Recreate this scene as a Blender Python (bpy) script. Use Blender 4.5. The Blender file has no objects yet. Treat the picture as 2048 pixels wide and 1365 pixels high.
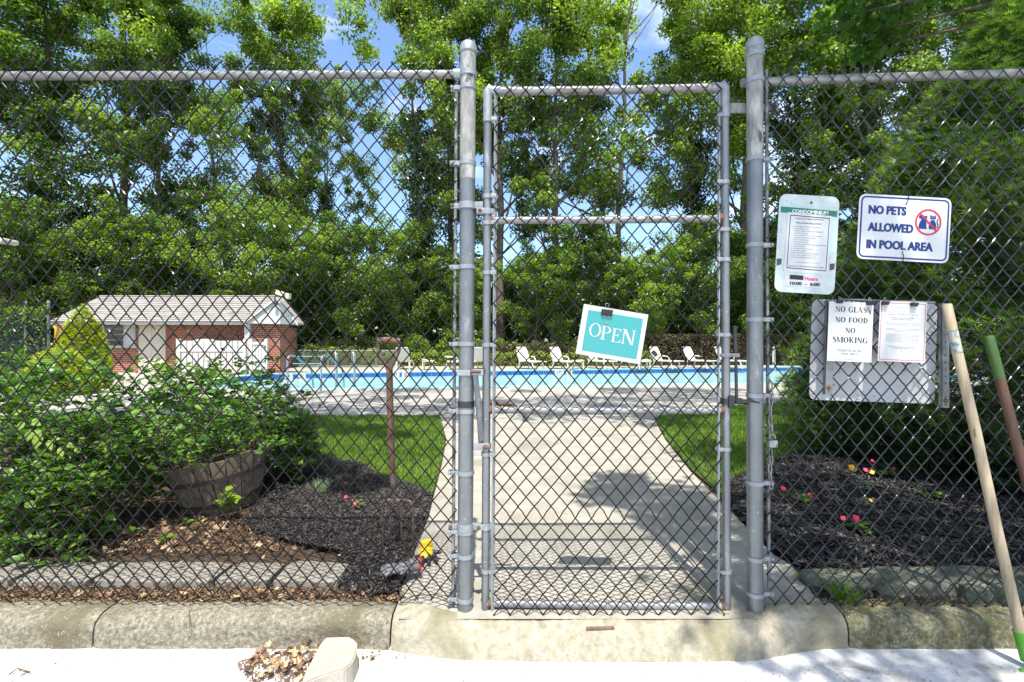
import bpy, bmesh, math, random
import numpy as np
from mathutils import Vector, Matrix, noise
from mathutils.geometry import tessellate_polygon

# ---------------------------------------------------------------- camera, sky, sun, exposure
SC = bpy.context.scene
COL = SC.collection
F, CX, CY, EYE = 950.0, 1024.0, 682.5, 1.35
cam = bpy.data.cameras.new('camera')
cam.sensor_width = 36.0; cam.lens = F / 2048 * 36.0; cam.clip_start = 0.05; cam.clip_end = 3000
camo = bpy.data.objects.new('camera', cam); COL.objects.link(camo)
camo.location = (0, 0, EYE); camo.rotation_euler = (math.radians(90), 0, 0)
SC.camera = camo
SUN_EL, SUN_AZ = math.radians(67.0), math.radians(4.0)        # behind the camera, a little to the right
sun_vec = Vector((math.sin(SUN_AZ) * math.cos(SUN_EL), -math.cos(SUN_AZ) * math.cos(SUN_EL), math.sin(SUN_EL)))
sl = bpy.data.lights.new('sun', 'SUN'); sl.energy = 5.0; sl.angle = math.radians(0.53); sl.color = (1.0, 0.955, 0.88)
so = bpy.data.objects.new('sun', sl); COL.objects.link(so); so.location = (2, -6, 20)
so.rotation_euler = (-sun_vec).to_track_quat('-Z', 'Y').to_euler()
W = bpy.data.worlds.new('World'); SC.world = W; W.use_nodes = True
nt = W.node_tree; nt.nodes.clear()
def wn(t, **k):
    n = nt.nodes.new(t)
    for a, b in k.items(): setattr(n, a, b)
    return n
sky = wn('ShaderNodeTexSky', sky_type='NISHITA', sun_disc=False, sun_elevation=SUN_EL, sun_rotation=math.pi - SUN_AZ, altitude=20, air_density=1.0, dust_density=1.6, ozone_density=1.2)
tc = wn('ShaderNodeTexCoord'); mp = wn('ShaderNodeMapping'); mp.inputs['Scale'].default_value = (1.6, 1.6, 5.5); mp.inputs['Location'].default_value = (0.35, 0.2, 0.55)
nz = wn('ShaderNodeTexNoise'); nz.inputs['Scale'].default_value = 1.7; nz.inputs['Detail'].default_value = 9; nz.inputs['Roughness'].default_value = 0.55; nz.inputs['Distortion'].default_value = 0.4
rp = wn('ShaderNodeValToRGB'); rp.color_ramp.elements[0].position = 0.54; rp.color_ramp.elements[1].position = 0.80
rp.color_ramp.elements[1].color = (0.8, 0.8, 0.8, 1)
mx = wn('ShaderNodeMixRGB'); mx.inputs[2].default_value = (9.5, 9.7, 10.0, 1)
bg = wn('ShaderNodeBackground'); bg.inputs['Strength'].default_value = 0.15; wo = wn('ShaderNodeOutputWorld')
L = nt.links.new
L(tc.outputs['Generated'], mp.inputs[0]); L(mp.outputs[0], nz.inputs['Vector']); L(nz.outputs[0], rp.inputs[0])
hs = wn('ShaderNodeHueSaturation'); hs.inputs['Saturation'].default_value = 1.12; hs.inputs['Value'].default_value = 1.3; L(sky.outputs[0], hs.inputs['Color'])
L(rp.outputs[0], mx.inputs[0]); L(hs.outputs[0], mx.inputs[1]); L(mx.outputs[0], bg.inputs[0]); L(bg.outputs[0], wo.inputs[0])
SC.view_settings.view_transform = 'Standard'; SC.view_settings.look = 'None'
SC.view_settings.exposure = 0.72; SC.view_settings.gamma = 1.0; SC.view_settings.use_curve_mapping = False
SC.cycles.max_bounces = 6; SC.cycles.diffuse_bounces = 3; SC.cycles.glossy_bounces = 3; SC.cycles.transmission_bounces = 4
SC.cycles.use_denoising = True; SC.cycles.caustics_reflective = False; SC.cycles.caustics_refractive = False
SC.render.film_transparent = False

# ---------------------------------------------------------------- helpers
rng = np.random.default_rng(7)
random.seed(7)
def P(px, py, d): return Vector(((px - CX) * d / F, d, EYE - (py - CY) * d / F))
def G(px, py, z=0.0): return P(px, py, F * (EYE - z) / (py - CY))
def tag(o, label=None, cat=None, group=None, kind=None):
    if label: o['label'] = label
    if cat: o['category'] = cat
    if group: o['group'] = group
    if kind: o['kind'] = kind
    return o
def empty(name, loc, label=None, cat=None, group=None):
    o = bpy.data.objects.new(name, None); COL.objects.link(o); o.location = loc; o.empty_display_size = 0.1
    return tag(o, label, cat, group)
def rootloc(p):
    while p.parent: p = p.parent
    return p.location.copy()
def link(name, me, mat, parent=None, smooth=False):
    o = bpy.data.objects.new(name, me); COL.objects.link(o)
    if mat is not None and not me.materials: me.materials.append(mat)
    if smooth: me.polygons.foreach_set('use_smooth', [True] * len(me.polygons))
    if parent: o.parent = parent
    return o
class MB:
    def __init__(s): s.v = []; s.f = []
    def add(s, vs, fs):
        b = len(s.v); s.v += [tuple(p) for p in vs]; s.f += [tuple(b + i for i in f) for f in fs]; return s
    def box(s, c, size, M=None):
        hx, hy, hz = size[0] / 2, size[1] / 2, size[2] / 2
        vs = [Vector((x * hx, y * hy, z * hz)) for x in (-1, 1) for y in (-1, 1) for z in (-1, 1)]
        if M is not None: vs = [M @ v for v in vs]
        vs = [v + Vector(c) for v in vs]
        return s.add(vs, [(0, 1, 3, 2), (4, 6, 7, 5), (0, 4, 5, 1), (2, 3, 7, 6), (0, 2, 6, 4), (1, 5, 7, 3)])
    def bbox(s, c, size, b=0.004, M=None):            # bevelled box
        hx, hy, hz = [q / 2 for q in size]; b = min(b, hx * .9, hy * .9, hz * .9)
        bm = bmesh.new(); bmesh.ops.create_cube(bm, size=1)
        for v in bm.verts: v.co = Vector((v.co.x * 2 * hx, v.co.y * 2 * hy, v.co.z * 2 * hz))
        bmesh.ops.bevel(bm, geom=bm.edges[:], offset=b, segments=2, profile=.6, affect='EDGES')
        vs = [v.co.copy() for v in bm.verts]; fs = [[v.index for v in f.verts] for f in bm.faces]; bm.free()
        if M is not None: vs = [M @ v for v in vs]
        return s.add([v + Vector(c) for v in vs], fs)
    def tube(s, pts, r, n=10, cap=True, closed=False):
        pts = [Vector(p) for p in pts]; m = len(pts)
        rs = r if isinstance(r, (list, tuple)) else [r] * m
        t0 = (pts[1] - pts[0]).normalized(); a = Vector((0, 0, 1)) if abs(t0.z) < .9 else Vector((1, 0, 0))
        nrm = t0.cross(a).normalized(); vs = []
        for i, p in enumerate(pts):
            if closed: t = pts[(i + 1) % m] - pts[i - 1]
            else: t = pts[min(i + 1, m - 1)] - pts[max(i - 1, 0)]
            t.normalize(); nrm = (nrm - t * nrm.dot(t)).normalized(); bi = t.cross(nrm)
            for k in range(n):
                an = 2 * math.pi * k / n; vs.append(p + (nrm * math.cos(an) + bi * math.sin(an)) * rs[i])
        fs = []
        for i in range(m if closed else m - 1):
            j = (i + 1) % m
            for k in range(n): fs.append((i * n + k, i * n + (k + 1) % n, j * n + (k + 1) % n, j * n + k))
        if cap and not closed: fs += [tuple(range(n))[::-1], tuple((m - 1) * n + k for k in range(n))]
        return s.add(vs, fs)
    def lathe(s, c, prof, n=24, axis=None):
        c = Vector(c); vs = []
        q = Vector((0, 0, 1)).rotation_difference(Vector(axis)) if axis is not None else None
        for r, z in prof:
            for k in range(n):
                an = 2 * math.pi * k / n; p = Vector((r * math.cos(an), r * math.sin(an), z))
                vs.append(c + (q @ p if q else p))
        fs = []
        for i in range(len(prof) - 1):
            for k in range(n): fs.append((i * n + k, i * n + (k + 1) % n, (i + 1) * n + (k + 1) % n, (i + 1) * n + k))
        if prof[0][0] > 1e-5: fs.append(tuple(range(n))[::-1])
        if prof[-1][0] > 1e-5: fs.append(tuple((len(prof) - 1) * n + k for k in range(n)))
        return s.add(vs, fs)
    def plate(s, loops, z0, z1):                       # polygons with holes in local xy, extruded z0..z1
        flat = [Vector((p[0], p[1], 0)) for lp in loops for p in lp]
        tr = tessellate_polygon([[Vector((p[0], p[1], 0)) for p in lp] for lp in loops])
        n = len(flat); vs = [(p.x, p.y, z1) for p in flat] + [(p.x, p.y, z0) for p in flat]; fs = []
        for t in tr:
            a, b, c = [flat[i] for i in t]
            if (b - a).cross(c - a).z < 0: t = t[::-1]
            fs.append(tuple(t)); fs.append(tuple(i + n for i in t[::-1]))
        k = 0
        for li, lp in enumerate(loops):
            m = len(lp); area = sum(lp[i][0] * lp[(i + 1) % m][1] - lp[(i + 1) % m][0] * lp[i][1] for i in range(m))
            ccw = (area > 0) == (li == 0)
            for i in range(m):
                a, b = k + i, k + (i + 1) % m
                fs.append((a, a + n, b + n, b) if ccw else (b, b + n, a + n, a))
            k += m
        return s.add(vs, fs)
    def build(s, name, mat, parent=None, smooth=False, local=False, origin=None):
        V = np.array(s.v, dtype=float)
        if not local:
            if parent is not None: off = rootloc(parent)
            elif origin is not None: off = Vector(origin)
            else: off = Vector(((V[:, 0].min() + V[:, 0].max()) / 2, (V[:, 1].min() + V[:, 1].max()) / 2, V[:, 2].min()))
            V = V - np.array(off)
        me = bpy.data.meshes.new(name); me.from_pydata([tuple(p) for p in V], [], s.f); me.update()
        o = link(name, me, mat, parent, smooth)
        if not local and parent is None: o.location = off
        if smooth: me.set_sharp_from_angle(angle=math.radians(40))
        return o
def np_mesh(name, V, loops, sizes, tint=None, smooth=False):
    me = bpy.data.meshes.new(name); nf = len(sizes)
    me.vertices.add(len(V)); me.vertices.foreach_set('co', np.ascontiguousarray(V, dtype=np.float32).ravel())
    me.loops.add(len(loops)); me.loops.foreach_set('vertex_index', np.asarray(loops, dtype=np.int32))
    me.polygons.add(nf); st = np.zeros(nf, np.int32); st[1:] = np.cumsum(sizes)[:-1]
    me.polygons.foreach_set('loop_start', st); me.polygons.foreach_set('loop_total', np.asarray(sizes, dtype=np.int32))
    if tint is not None:
        a = me.attributes.new('tint', 'FLOAT', 'FACE'); a.data.foreach_set('value', np.asarray(tint, dtype=np.float32))
    me.update(calc_edges=True)
    if smooth: me.polygons.foreach_set('use_smooth', [True] * nf)
    return me
def scatter(name, tv, tf, pos, R, scale, tint, smooth=False):
    """copies of one small template (verts tv, faces tf) at pos, rotated by R (n,3,3), scaled (n,) or (n,3): one mesh"""
    tv = np.asarray(tv, float); n = len(pos); m = len(tv)
    scale = np.asarray(scale, float)
    if scale.ndim == 1: scale = scale[:, None]
    V = tv[None] * (scale[:, None, :] if scale.shape[1] == 3 else scale[:, :, None])
    V = np.einsum('nij,nmj->nmi', R, V) + pos[:, None, :]
    lp = np.concatenate([np.array(f) for f in tf]); sz = np.array([len(f) for f in tf])
    loops = (lp[None] + (np.arange(n) * m)[:, None]).ravel(); sizes = np.tile(sz, n)
    return np_mesh(name, V.reshape(-1, 3), loops, sizes, np.repeat(tint, len(tf)), smooth)
def frames(normal, spin):
    """rotation matrices whose local z is `normal` and that are spun about it"""
    nrm = normal / np.linalg.norm(normal, axis=1, keepdims=True)
    a = np.where(np.abs(nrm[:, 2:3]) < .95, np.array([[0, 0, 1.]]), np.array([[1., 0, 0]]))
    x = np.cross(a, nrm); x /= np.linalg.norm(x, axis=1, keepdims=True); y = np.cross(nrm, x)
    c, s = np.cos(spin)[:, None], np.sin(spin)[:, None]
    return np.stack([x * c + y * s, -x * s + y * c, nrm], axis=2)
def frames_dir(direc, up=None):
    """local y along direc, local z roughly towards up"""
    y = direc / np.linalg.norm(direc, axis=1, keepdims=True)
    if up is None: up = np.tile([[0, 0, 1.]], (len(y), 1))
    x = np.cross(y, up); l = np.linalg.norm(x, axis=1, keepdims=True); x = np.where(l > 1e-4, x / np.maximum(l, 1e-6), [[1., 0, 0]])
    z = np.cross(x, y)
    return np.stack([x, y, z], axis=2)
def rvec(n): v = rng.normal(size=(n, 3)); return v / np.linalg.norm(v, axis=1, keepdims=True)

# ---------------------------------------------------------------- materials
def newmat(name):
    m = bpy.data.materials.new(name); m.use_nodes = True; m.node_tree.nodes.clear(); return m, m.node_tree.nodes, m.node_tree.links.new
def ramp(N, stops):
    r = N.new('ShaderNodeValToRGB'); e = r.color_ramp.elements
    while len(e) < len(stops): e.new(0.5)
    for k, (p, c) in enumerate(stops): e[k].position = p; e[k].color = (*c, 1)
    return r
def noise_node(N, Lk, scale, detail=4, rough=.6, vec=None, dist=0):
    n = N.new('ShaderNodeTexNoise'); n.inputs['Scale'].default_value = scale; n.inputs['Detail'].default_value = detail
    n.inputs['Roughness'].default_value = rough; n.inputs['Distortion'].default_value = dist
    if vec is not None: Lk(vec, n.inputs['Vector'])
    return n
def surf(name, stops, scale=8, rough=.7, metal=0.0, bump=.3, bscale=None, spec=.4, speck=None, stain=None, stretch=None, coat=0, bdist=.01, rvar=0.0):
    """general solid material: colour ramp over noise, optional fine specks, larger stains, bump"""
    m, N, Lk = newmat(name); out = N.new('ShaderNodeOutputMaterial'); b = N.new('ShaderNodeBsdfPrincipled'); Lk(b.outputs[0], out.inputs[0])
    g = N.new('ShaderNodeTexCoord'); vec = g.outputs['Object']
    if stretch:
        mp_ = N.new('ShaderNodeMapping'); mp_.inputs['Scale'].default_value = stretch; Lk(vec, mp_.inputs[0]); vec = mp_.outputs[0]
    n = noise_node(N, Lk, scale, 6, .65, vec); r = ramp(N, stops); Lk(n.outputs[0], r.inputs[0]); col = r.outputs[0]
    if stain:
        sc_, lo, hi, c_ = stain; n2 = noise_node(N, Lk, sc_, 5, .6, vec, .5); r2 = ramp(N, [(lo, (0, 0, 0)), (hi, (1, 1, 1))]); Lk(n2.outputs[0], r2.inputs[0])
        mm = N.new('ShaderNodeMixRGB'); mm.inputs[2].default_value = (*c_, 1); Lk(r2.outputs[0], mm.inputs[0]); Lk(col, mm.inputs[1]); col = mm.outputs[0]
    if speck:
        sc_, lo, hi, c_ = speck; v = N.new('ShaderNodeTexVoronoi'); v.inputs['Scale'].default_value = sc_; Lk(g.outputs['Object'], v.inputs['Vector'])
        r3 = ramp(N, [(lo, (1, 1, 1)), (hi, (0, 0, 0))]); Lk(v.outputs['Distance'], r3.inputs[0])
        n4 = noise_node(N, Lk, sc_ * .35, 2, .5, g.outputs['Object']); r4 = ramp(N, [(.5, (0, 0, 0)), (.58, (1, 1, 1))]); Lk(n4.outputs[0], r4.inputs[0])
        mu = N.new('ShaderNodeMath'); mu.operation = 'MULTIPLY'; Lk(r3.outputs[0], mu.inputs[0]); Lk(r4.outputs[0], mu.inputs[1])
        mm = N.new('ShaderNodeMixRGB'); mm.inputs[2].default_value = (*c_, 1); Lk(mu.outputs[0], mm.inputs[0]); Lk(col, mm.inputs[1]); col = mm.outputs[0]
    Lk(col, b.inputs['Base Color']); b.inputs['Roughness'].default_value = rough; b.inputs['Metallic'].default_value = metal
    b.inputs['Specular IOR Level'].default_value = spec; b.inputs['Coat Weight'].default_value = coat
    if rvar:
        mr = N.new('ShaderNodeMapRange'); Lk(n.outputs[0], mr.inputs[0]); mr.inputs[3].default_value = rough - rvar; mr.inputs[4].default_value = rough + rvar; Lk(mr.outputs[0], b.inputs['Roughness'])
    if bump:
        nb = noise_node(N, Lk, bscale or scale * 6, 5, .7, vec); bu = N.new('ShaderNodeBump'); bu.inputs['Strength'].default_value = bump; bu.inputs['Distance'].default_value = bdist
        Lk(nb.outputs[0], bu.inputs['Height']); Lk(bu.outputs[0], b.inputs['Normal'])
    return m
def plain(name, c, rough=.5, metal=0.0, spec=.5, coat=0):
    d = tuple(x * .86 for x in c); return surf(name, [(.3, d), (.7, c)], scale=25, rough=rough, metal=metal, bump=.08, spec=spec, coat=coat, bdist=.002)
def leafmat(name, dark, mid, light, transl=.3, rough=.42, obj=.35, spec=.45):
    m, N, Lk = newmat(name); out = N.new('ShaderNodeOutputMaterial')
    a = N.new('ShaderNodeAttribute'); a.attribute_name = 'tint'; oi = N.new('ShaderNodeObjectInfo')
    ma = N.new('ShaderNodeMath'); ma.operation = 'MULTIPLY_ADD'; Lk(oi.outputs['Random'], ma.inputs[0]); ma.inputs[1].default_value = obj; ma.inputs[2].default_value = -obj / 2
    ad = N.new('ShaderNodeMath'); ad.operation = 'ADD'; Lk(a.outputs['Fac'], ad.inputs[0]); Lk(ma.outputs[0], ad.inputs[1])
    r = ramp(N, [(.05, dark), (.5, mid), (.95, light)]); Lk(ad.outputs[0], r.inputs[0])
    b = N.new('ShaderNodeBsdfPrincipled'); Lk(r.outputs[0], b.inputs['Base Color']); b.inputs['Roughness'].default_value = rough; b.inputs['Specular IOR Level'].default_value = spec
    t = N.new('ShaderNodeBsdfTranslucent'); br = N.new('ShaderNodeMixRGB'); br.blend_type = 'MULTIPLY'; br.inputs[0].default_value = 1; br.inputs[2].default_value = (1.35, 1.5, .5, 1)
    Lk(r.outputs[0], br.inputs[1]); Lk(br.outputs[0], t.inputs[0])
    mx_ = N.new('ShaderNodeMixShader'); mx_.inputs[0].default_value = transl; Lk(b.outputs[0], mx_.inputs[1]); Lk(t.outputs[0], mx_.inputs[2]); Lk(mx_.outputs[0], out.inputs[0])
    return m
M = {}
M['galv'] = surf('galvanised_steel', [(.3, (.135, .148, .155)), (.7, (.22, .235, .245))], scale=14, rough=.42, metal=.55, bump=.15, bscale=60, stretch=(1, 1, .35), stain=(11, .60, .70, (.32, .33, .33)), speck=(38, .10, .17, (.40, .40, .40)), bdist=.002, rvar=.1)
M['galv_old'] = surf('weathered_galvanised_steel', [(.3, (.12, .122, .118)), (.5, (.25, .25, .235)), (.65, (.40, .40, .375))], scale=22, rough=.6, metal=.25, bump=.35, bscale=40, stretch=(1, 1, .35), stain=(13, .54, .62, (.10, .09, .08)), bdist=.003)
M['band'] = surf('zinc_band', [(.3, (.21, .23, .245)), (.7, (.31, .33, .345))], scale=30, rough=.5, metal=.4, bump=.1, bdist=.002)
M['rail'] = surf('galvanised_rail', [(.3, (.19, .19, .19)), (.7, (.33, .33, .325))], scale=10, rough=.5, metal=.35, bump=.15, stretch=(.3, 1, 1), stain=(6, .6, .72, (.16, .11, .075)), bdist=.002)
M['rust'] = surf('rust', [(.3, (.08, .045, .03)), (.7, (.17, .085, .05))], scale=60, rough=.9, bump=.5, bdist=.003)
M['bar'] = surf('tension_bar_steel', [(.40, (.07, .07, .075)), (.60, (.24, .25, .26))], scale=18, rough=.55, metal=.3, bump=.2, stretch=(1, 1, .6), bdist=.002)
M['bar_light'] = surf('clean_bar_steel', [(.3, (.24, .255, .265)), (.7, (.34, .355, .365))], scale=18, rough=.5, metal=.3, bump=.1, bdist=.002)
M['vinyl'] = surf('black_vinyl_wire', [(.3, (.005, .0042, .004)), (.7, (.010, .008, .0075))], scale=12, rough=.25, bump=0, spec=.25)
M['vinyl_grey'] = surf('faded_vinyl_wire', [(.3, (.010, .011, .012)), (.7, (.024, .026, .028))], scale=12, rough=.26, bump=0, spec=.45)
M['black'] = plain('black_paint', (.02, .02, .022), .45)
M['concrete'] = surf('path_concrete', [(.25, (.255, .235, .19)), (.5, (.34, .318, .265)), (.75, (.405, .382, .33))], scale=4.5, rough=.9, bump=.35, bscale=90, spec=.2, speck=(130, .18, .3, (.22, .19, .16)), stain=(1.3, .52, .70, (.24, .222, .175)), bdist=.004)
M['deck'] = surf('pool_deck_concrete', [(.25, (.30, .28, .24)), (.75, (.385, .362, .32))], scale=1.2, rough=.9, bump=.25, bscale=60, spec=.2, stain=(.5, .55, .7, (.31, .27, .225)), bdist=.004)
M['kerb'] = surf('kerb_concrete', [(.30, (.10, .09, .065)), (.5, (.24, .215, .16)), (.68, (.40, .365, .29))], scale=48, rough=.95, bump=1, bscale=70, spec=.15, speck=(70, .16, .30, (.42, .39, .33)), stain=(3.0, .5, .68, (.155, .135, .085)), bdist=.012)
M['kerb_moss'] = surf('mossy_kerb_concrete', [(.30, (.07, .065, .035)), (.5, (.16, .15, .085)), (.68, (.29, .27, .20))], scale=42, rough=.95, bump=.9, bscale=70, spec=.15, speck=(60, .20, .32, (.34, .33, .28)), stain=(3.5, .5, .64, (.13, .125, .05)), bdist=.012)
M['ramp'] = surf('ramp_concrete', [(.30, (.22, .20, .145)), (.5, (.33, .30, .225)), (.70, (.42, .385, .305))], scale=30, rough=.95, bump=.6, bscale=80, spec=.15, speck=(80, .14, .26, (.24, .20, .16)), stain=(3.2, .52, .72, (.20, .185, .11)), bdist=.008)
M['white_road'] = surf('white_coated_road', [(.3, (.40, .40, .385)), (.42, (.58, .58, .57)), (.6, (.70, .70, .69))], scale=13, rough=.85, bump=.9, bscale=28, spec=.3, speck=(55, .10, .18, (.22, .20, .17)), stain=(4.5, .55, .66, (.36, .35, .33)), bdist=.012)
M['soil'] = surf('soil', [(.3, (.055, .04, .028)), (.7, (.14, .10, .065))], scale=20, rough=1, bump=.9, bscale=80, spec=.1, bdist=.02)
M['mulch'] = surf('black_mulch_bed', [(.3, (.006, .005, .0045)), (.7, (.018, .015, .013))], scale=30, rough=.95, bump=1, bscale=80, spec=.2, bdist=.02)
M['lawn_soil'] = surf('lawn_thatch', [(.3, (.03, .055, .012)), (.7, (.07, .11, .025))], scale=30, rough=1, bump=.8, bdist=.02)
M['paver'] = surf('grey_concrete_paver', [(.3, (.17, .155, .125)), (.7, (.30, .28, .235))], scale=26, rough=.95, bump=.5, bscale=90, spec=.15, speck=(90, .18, .3, (.2, .18, .15)), bdist=.005)
M['stone'] = surf('mossy_granite', [(.3, (.06, .07, .05)), (.5, (.13, .14, .105)), (.72, (.27, .26, .20))], scale=20, rough=.95, bump=.8, bscale=50, spec=.15, stain=(5, .55, .7, (.11, .13, .06)), bdist=.01)
M['block'] = surf('pale_stone_block', [(.25, (.34, .30, .25)), (.75, (.46, .42, .36))], scale=12, rough=.95, bump=.7, bscale=90, spec=.15, speck=(80, .14, .25, (.45, .33, .26)), bdist=.006)
M['bark'] = surf('bark', [(.3, (.09, .07, .055)), (.7, (.27, .23, .185))], scale=3, rough=1, bump=1, bscale=12, stretch=(3, 3, .5), spec=.1, bdist=.05)
M['twig'] = plain('twig', (.12, .085, .055), .9)
M['handle_wood'] = surf('worn_handle_wood', [(.3, (.28, .21, .13)), (.5, (.40, .32, .21)), (.7, (.47, .40, .28))], scale=16, rough=.75, bump=.4, stretch=(2.5, 2.5, .25), stain=(22, .62, .70, (.16, .10, .06)), bdist=.002)
M['old_wood'] = surf('grey_brown_handle_wood', [(.3, (.10, .055, .035)), (.7, (.22, .135, .09))], scale=16, rough=.8, bump=.5, stretch=(2.5, 2.5, .25), bdist=.002)
M['brown_wood'] = surf('brown_handle_wood', [(.3, (.085, .04, .025)), (.7, (.16, .08, .05))], scale=14, rough=.5, bump=.2, stretch=(2.5, 2.5, .25), stain=(45, .67, .70, (.5, .48, .44)), bdist=.002)
M['green_paint'] = plain('green_paint', (.055, .12, .02), .5)
M['lime_paint'] = plain('lime_paint', (.10, .34, .03), .35)
M['blue_tape'] = surf('worn_blue_paint', [(.42, (.05, .17, .24)), (.56, (.40, .36, .28))], scale=40, rough=.6, bump=.1)
M['barrel'] = surf('weathered_barrel_oak', [(.3, (.10, .075, .055)), (.5, (.19, .145, .11)), (.7, (.27, .215, .165))], scale=9, rough=.9, bump=.6, stretch=(3, 3, .5), spec=.2, bdist=.006)
M['hoop'] = plain('dark_hoop', (.075, .06, .05), .7, .3)
M['fork_steel'] = surf('rusty_fork_steel', [(.3, (.10, .055, .035)), (.7, (.26, .20, .17))], scale=25, rough=.6, metal=.4, bump=.3, bdist=.002)
M['plastic_white'] = plain('cream_white_plastic', (.70, .65, .56), .45)
M['white_paint'] = surf('white_painted_wood', [(.3, (.50, .48, .43)), (.7, (.60, .585, .54))], scale=6, rough=.6, bump=.1)
M['cream_paint'] = plain('cream_painted_door', (.70, .62, .47), .55)
M['glass_dark'] = plain('dark_window_glass', (.03, .035, .04), .08, 0, .8)
M['steel_rail'] = plain('stainless_handrail', (.50, .52, .52), .25, .8)
M['teal_rail'] = plain('teal_handrail', (.16, .42, .42), .35, .2)
M['tile'] = surf('blue_pool_tile', [(.3, (.01, .06, .24)), (.7, (.025, .13, .40))], scale=3, rough=.15, bump=0, spec=.6)
M['coping'] = plain('turquoise_pool_edge', (.36, .62, .66), .5)
M['pool_floor'] = surf('painted_pool_shell', [(.3, (.20, .62, .66)), (.7, (.30, .74, .76))], scale=1.5, rough=.6, bump=0)
M['sign_white'] = surf('white_sign_enamel', [(.3, (.48, .50, .50)), (.7, (.56, .57, .57))], scale=7, rough=.35, bump=.03, spec=.5, speck=(55, .05, .09, (.35, .28, .2)))
M['sign_back'] = surf('spattered_white_board', [(.3, (.38, .39, .41)), (.7, (.48, .49, .50))], scale=5, rough=.5, bump=.05, speck=(42, .16, .22, (.10, .09, .08)))
M['sign_aged'] = surf('aged_green_white_sign', [(.3, (.34, .42, .41)), (.6, (.48, .53, .52))], scale=14, rough=.45, bump=.1, stain=(16, .60, .68, (.36, .55, .50)), speck=(38, .1, .16, (.22, .24, .22)))
M['paper'] = surf('laminated_paper', [(.3, (.45, .46, .46)), (.7, (.52, .53, .52))], scale=5, rough=.22, bump=.15, bscale=12, spec=.5, bdist=.004)
M['laminate'] = plain('clear_laminate_rim', (.45, .47, .47), .2)
M['navy'] = plain('navy_print', (.004, .022, .15), .4)
M['red_print'] = plain('red_print', (.50, .02, .03), .4)
M['pink_print'] = plain('pink_print', (.62, .05, .25), .4)
M['ink'] = plain('black_print', (.008, .008, .009), .5)
M['ink_soft'] = plain('grey_print', (.05, .05, .055), .5)
M['dark_green'] = plain('dark_green_print', (.01, .16, .10), .5)
M['yellow'] = plain('yellow_rubber', (.72, .48, .02), .6)
M['glove_grey'] = plain('grey_glove_fabric', (.15, .15, .155), .85)
M['glove_black'] = plain('black_nitrile', (.03, .032, .04), .5)
M['screen'] = surf('green_privacy_screen', [(.3, (.004, .022, .016)), (.7, (.015, .055, .04))], scale=8, rough=.8, bump=.3)
# striped teal plastic of the OPEN sign
m, N, Lk = newmat('teal_ribbed_print'); out = N.new('ShaderNodeOutputMaterial'); b = N.new('ShaderNodeBsdfPrincipled'); Lk(b.outputs[0], out.inputs[0])
g = N.new('ShaderNodeTexCoord'); wv = N.new('ShaderNodeTexWave'); wv.inputs['Scale'].default_value = 62; wv.inputs['Distortion'].default_value = .1; Lk(g.outputs['Object'], wv.inputs['Vector'])
r = ramp(N, [(.2, (.02, .20, .21)), (.8, (.06, .33, .33))]); Lk(wv.outputs[0], r.inputs[0]); Lk(r.outputs[0], b.inputs['Base Color']); b.inputs['Roughness'].default_value = .25
bu = N.new('ShaderNodeBump'); bu.inputs['Strength'].default_value = .2; bu.inputs['Distance'].default_value = .001; Lk(wv.outputs[0], bu.inputs['Height']); Lk(bu.outputs[0], b.inputs['Normal']); M['teal'] = m
# brick
m, N, Lk = newmat('red_brick'); out = N.new('ShaderNodeOutputMaterial'); b = N.new('ShaderNodeBsdfPrincipled'); Lk(b.outputs[0], out.inputs[0])
g = N.new('ShaderNodeTexCoord'); sp = N.new('ShaderNodeSeparateXYZ'); cb = N.new('ShaderNodeCombineXYZ'); Lk(g.outputs['Object'], sp.inputs[0])
ad = N.new('ShaderNodeMath'); ad.operation = 'ADD'; Lk(sp.outputs[0], ad.inputs[0]); Lk(sp.outputs[1], ad.inputs[1]); Lk(ad.outputs[0], cb.inputs[0]); Lk(sp.outputs[2], cb.inputs[1])
br = N.new('ShaderNodeTexBrick'); Lk(cb.outputs[0], br.inputs['Vector']); br.inputs['Scale'].default_value = 1; br.inputs['Brick Width'].default_value = .22; br.inputs['Row Height'].default_value = .085
br.inputs['Mortar Size'].default_value = .010; br.inputs['Color1'].default_value = (.36, .085, .035, 1); br.inputs['Color2'].default_value = (.20, .04, .02, 1); br.inputs['Mortar'].default_value = (.46, .38, .30, 1); br.inputs['Bias'].default_value = -.1
n5 = noise_node(N, Lk, 1.2, 4, .6, g.outputs['Object']); mm = N.new('ShaderNodeMixRGB'); mm.blend_type = 'OVERLAY'; mm.inputs[0].default_value = .5; Lk(br.outputs[0], mm.inputs[1]); Lk(n5.outputs[0], mm.inputs[2])
Lk(mm.outputs[0], b.inputs['Base Color']); b.inputs['Roughness'].default_value = .9; bu = N.new('ShaderNodeBump'); bu.invert = True; bu.inputs['Distance'].default_value = .01; Lk(br.outputs['Fac'], bu.inputs['Height']); Lk(bu.outputs[0], b.inputs['Normal']); M['brick'] = m
M['shingle'] = surf('faded_asphalt_shingle', [(.3, (.20, .175, .155)), (.5, (.29, .27, .245)), (.7, (.38, .365, .34))], scale=2.2, rough=.95, bump=.5, bscale=30, stretch=(.7, 1, 5), bdist=.02)
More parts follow.
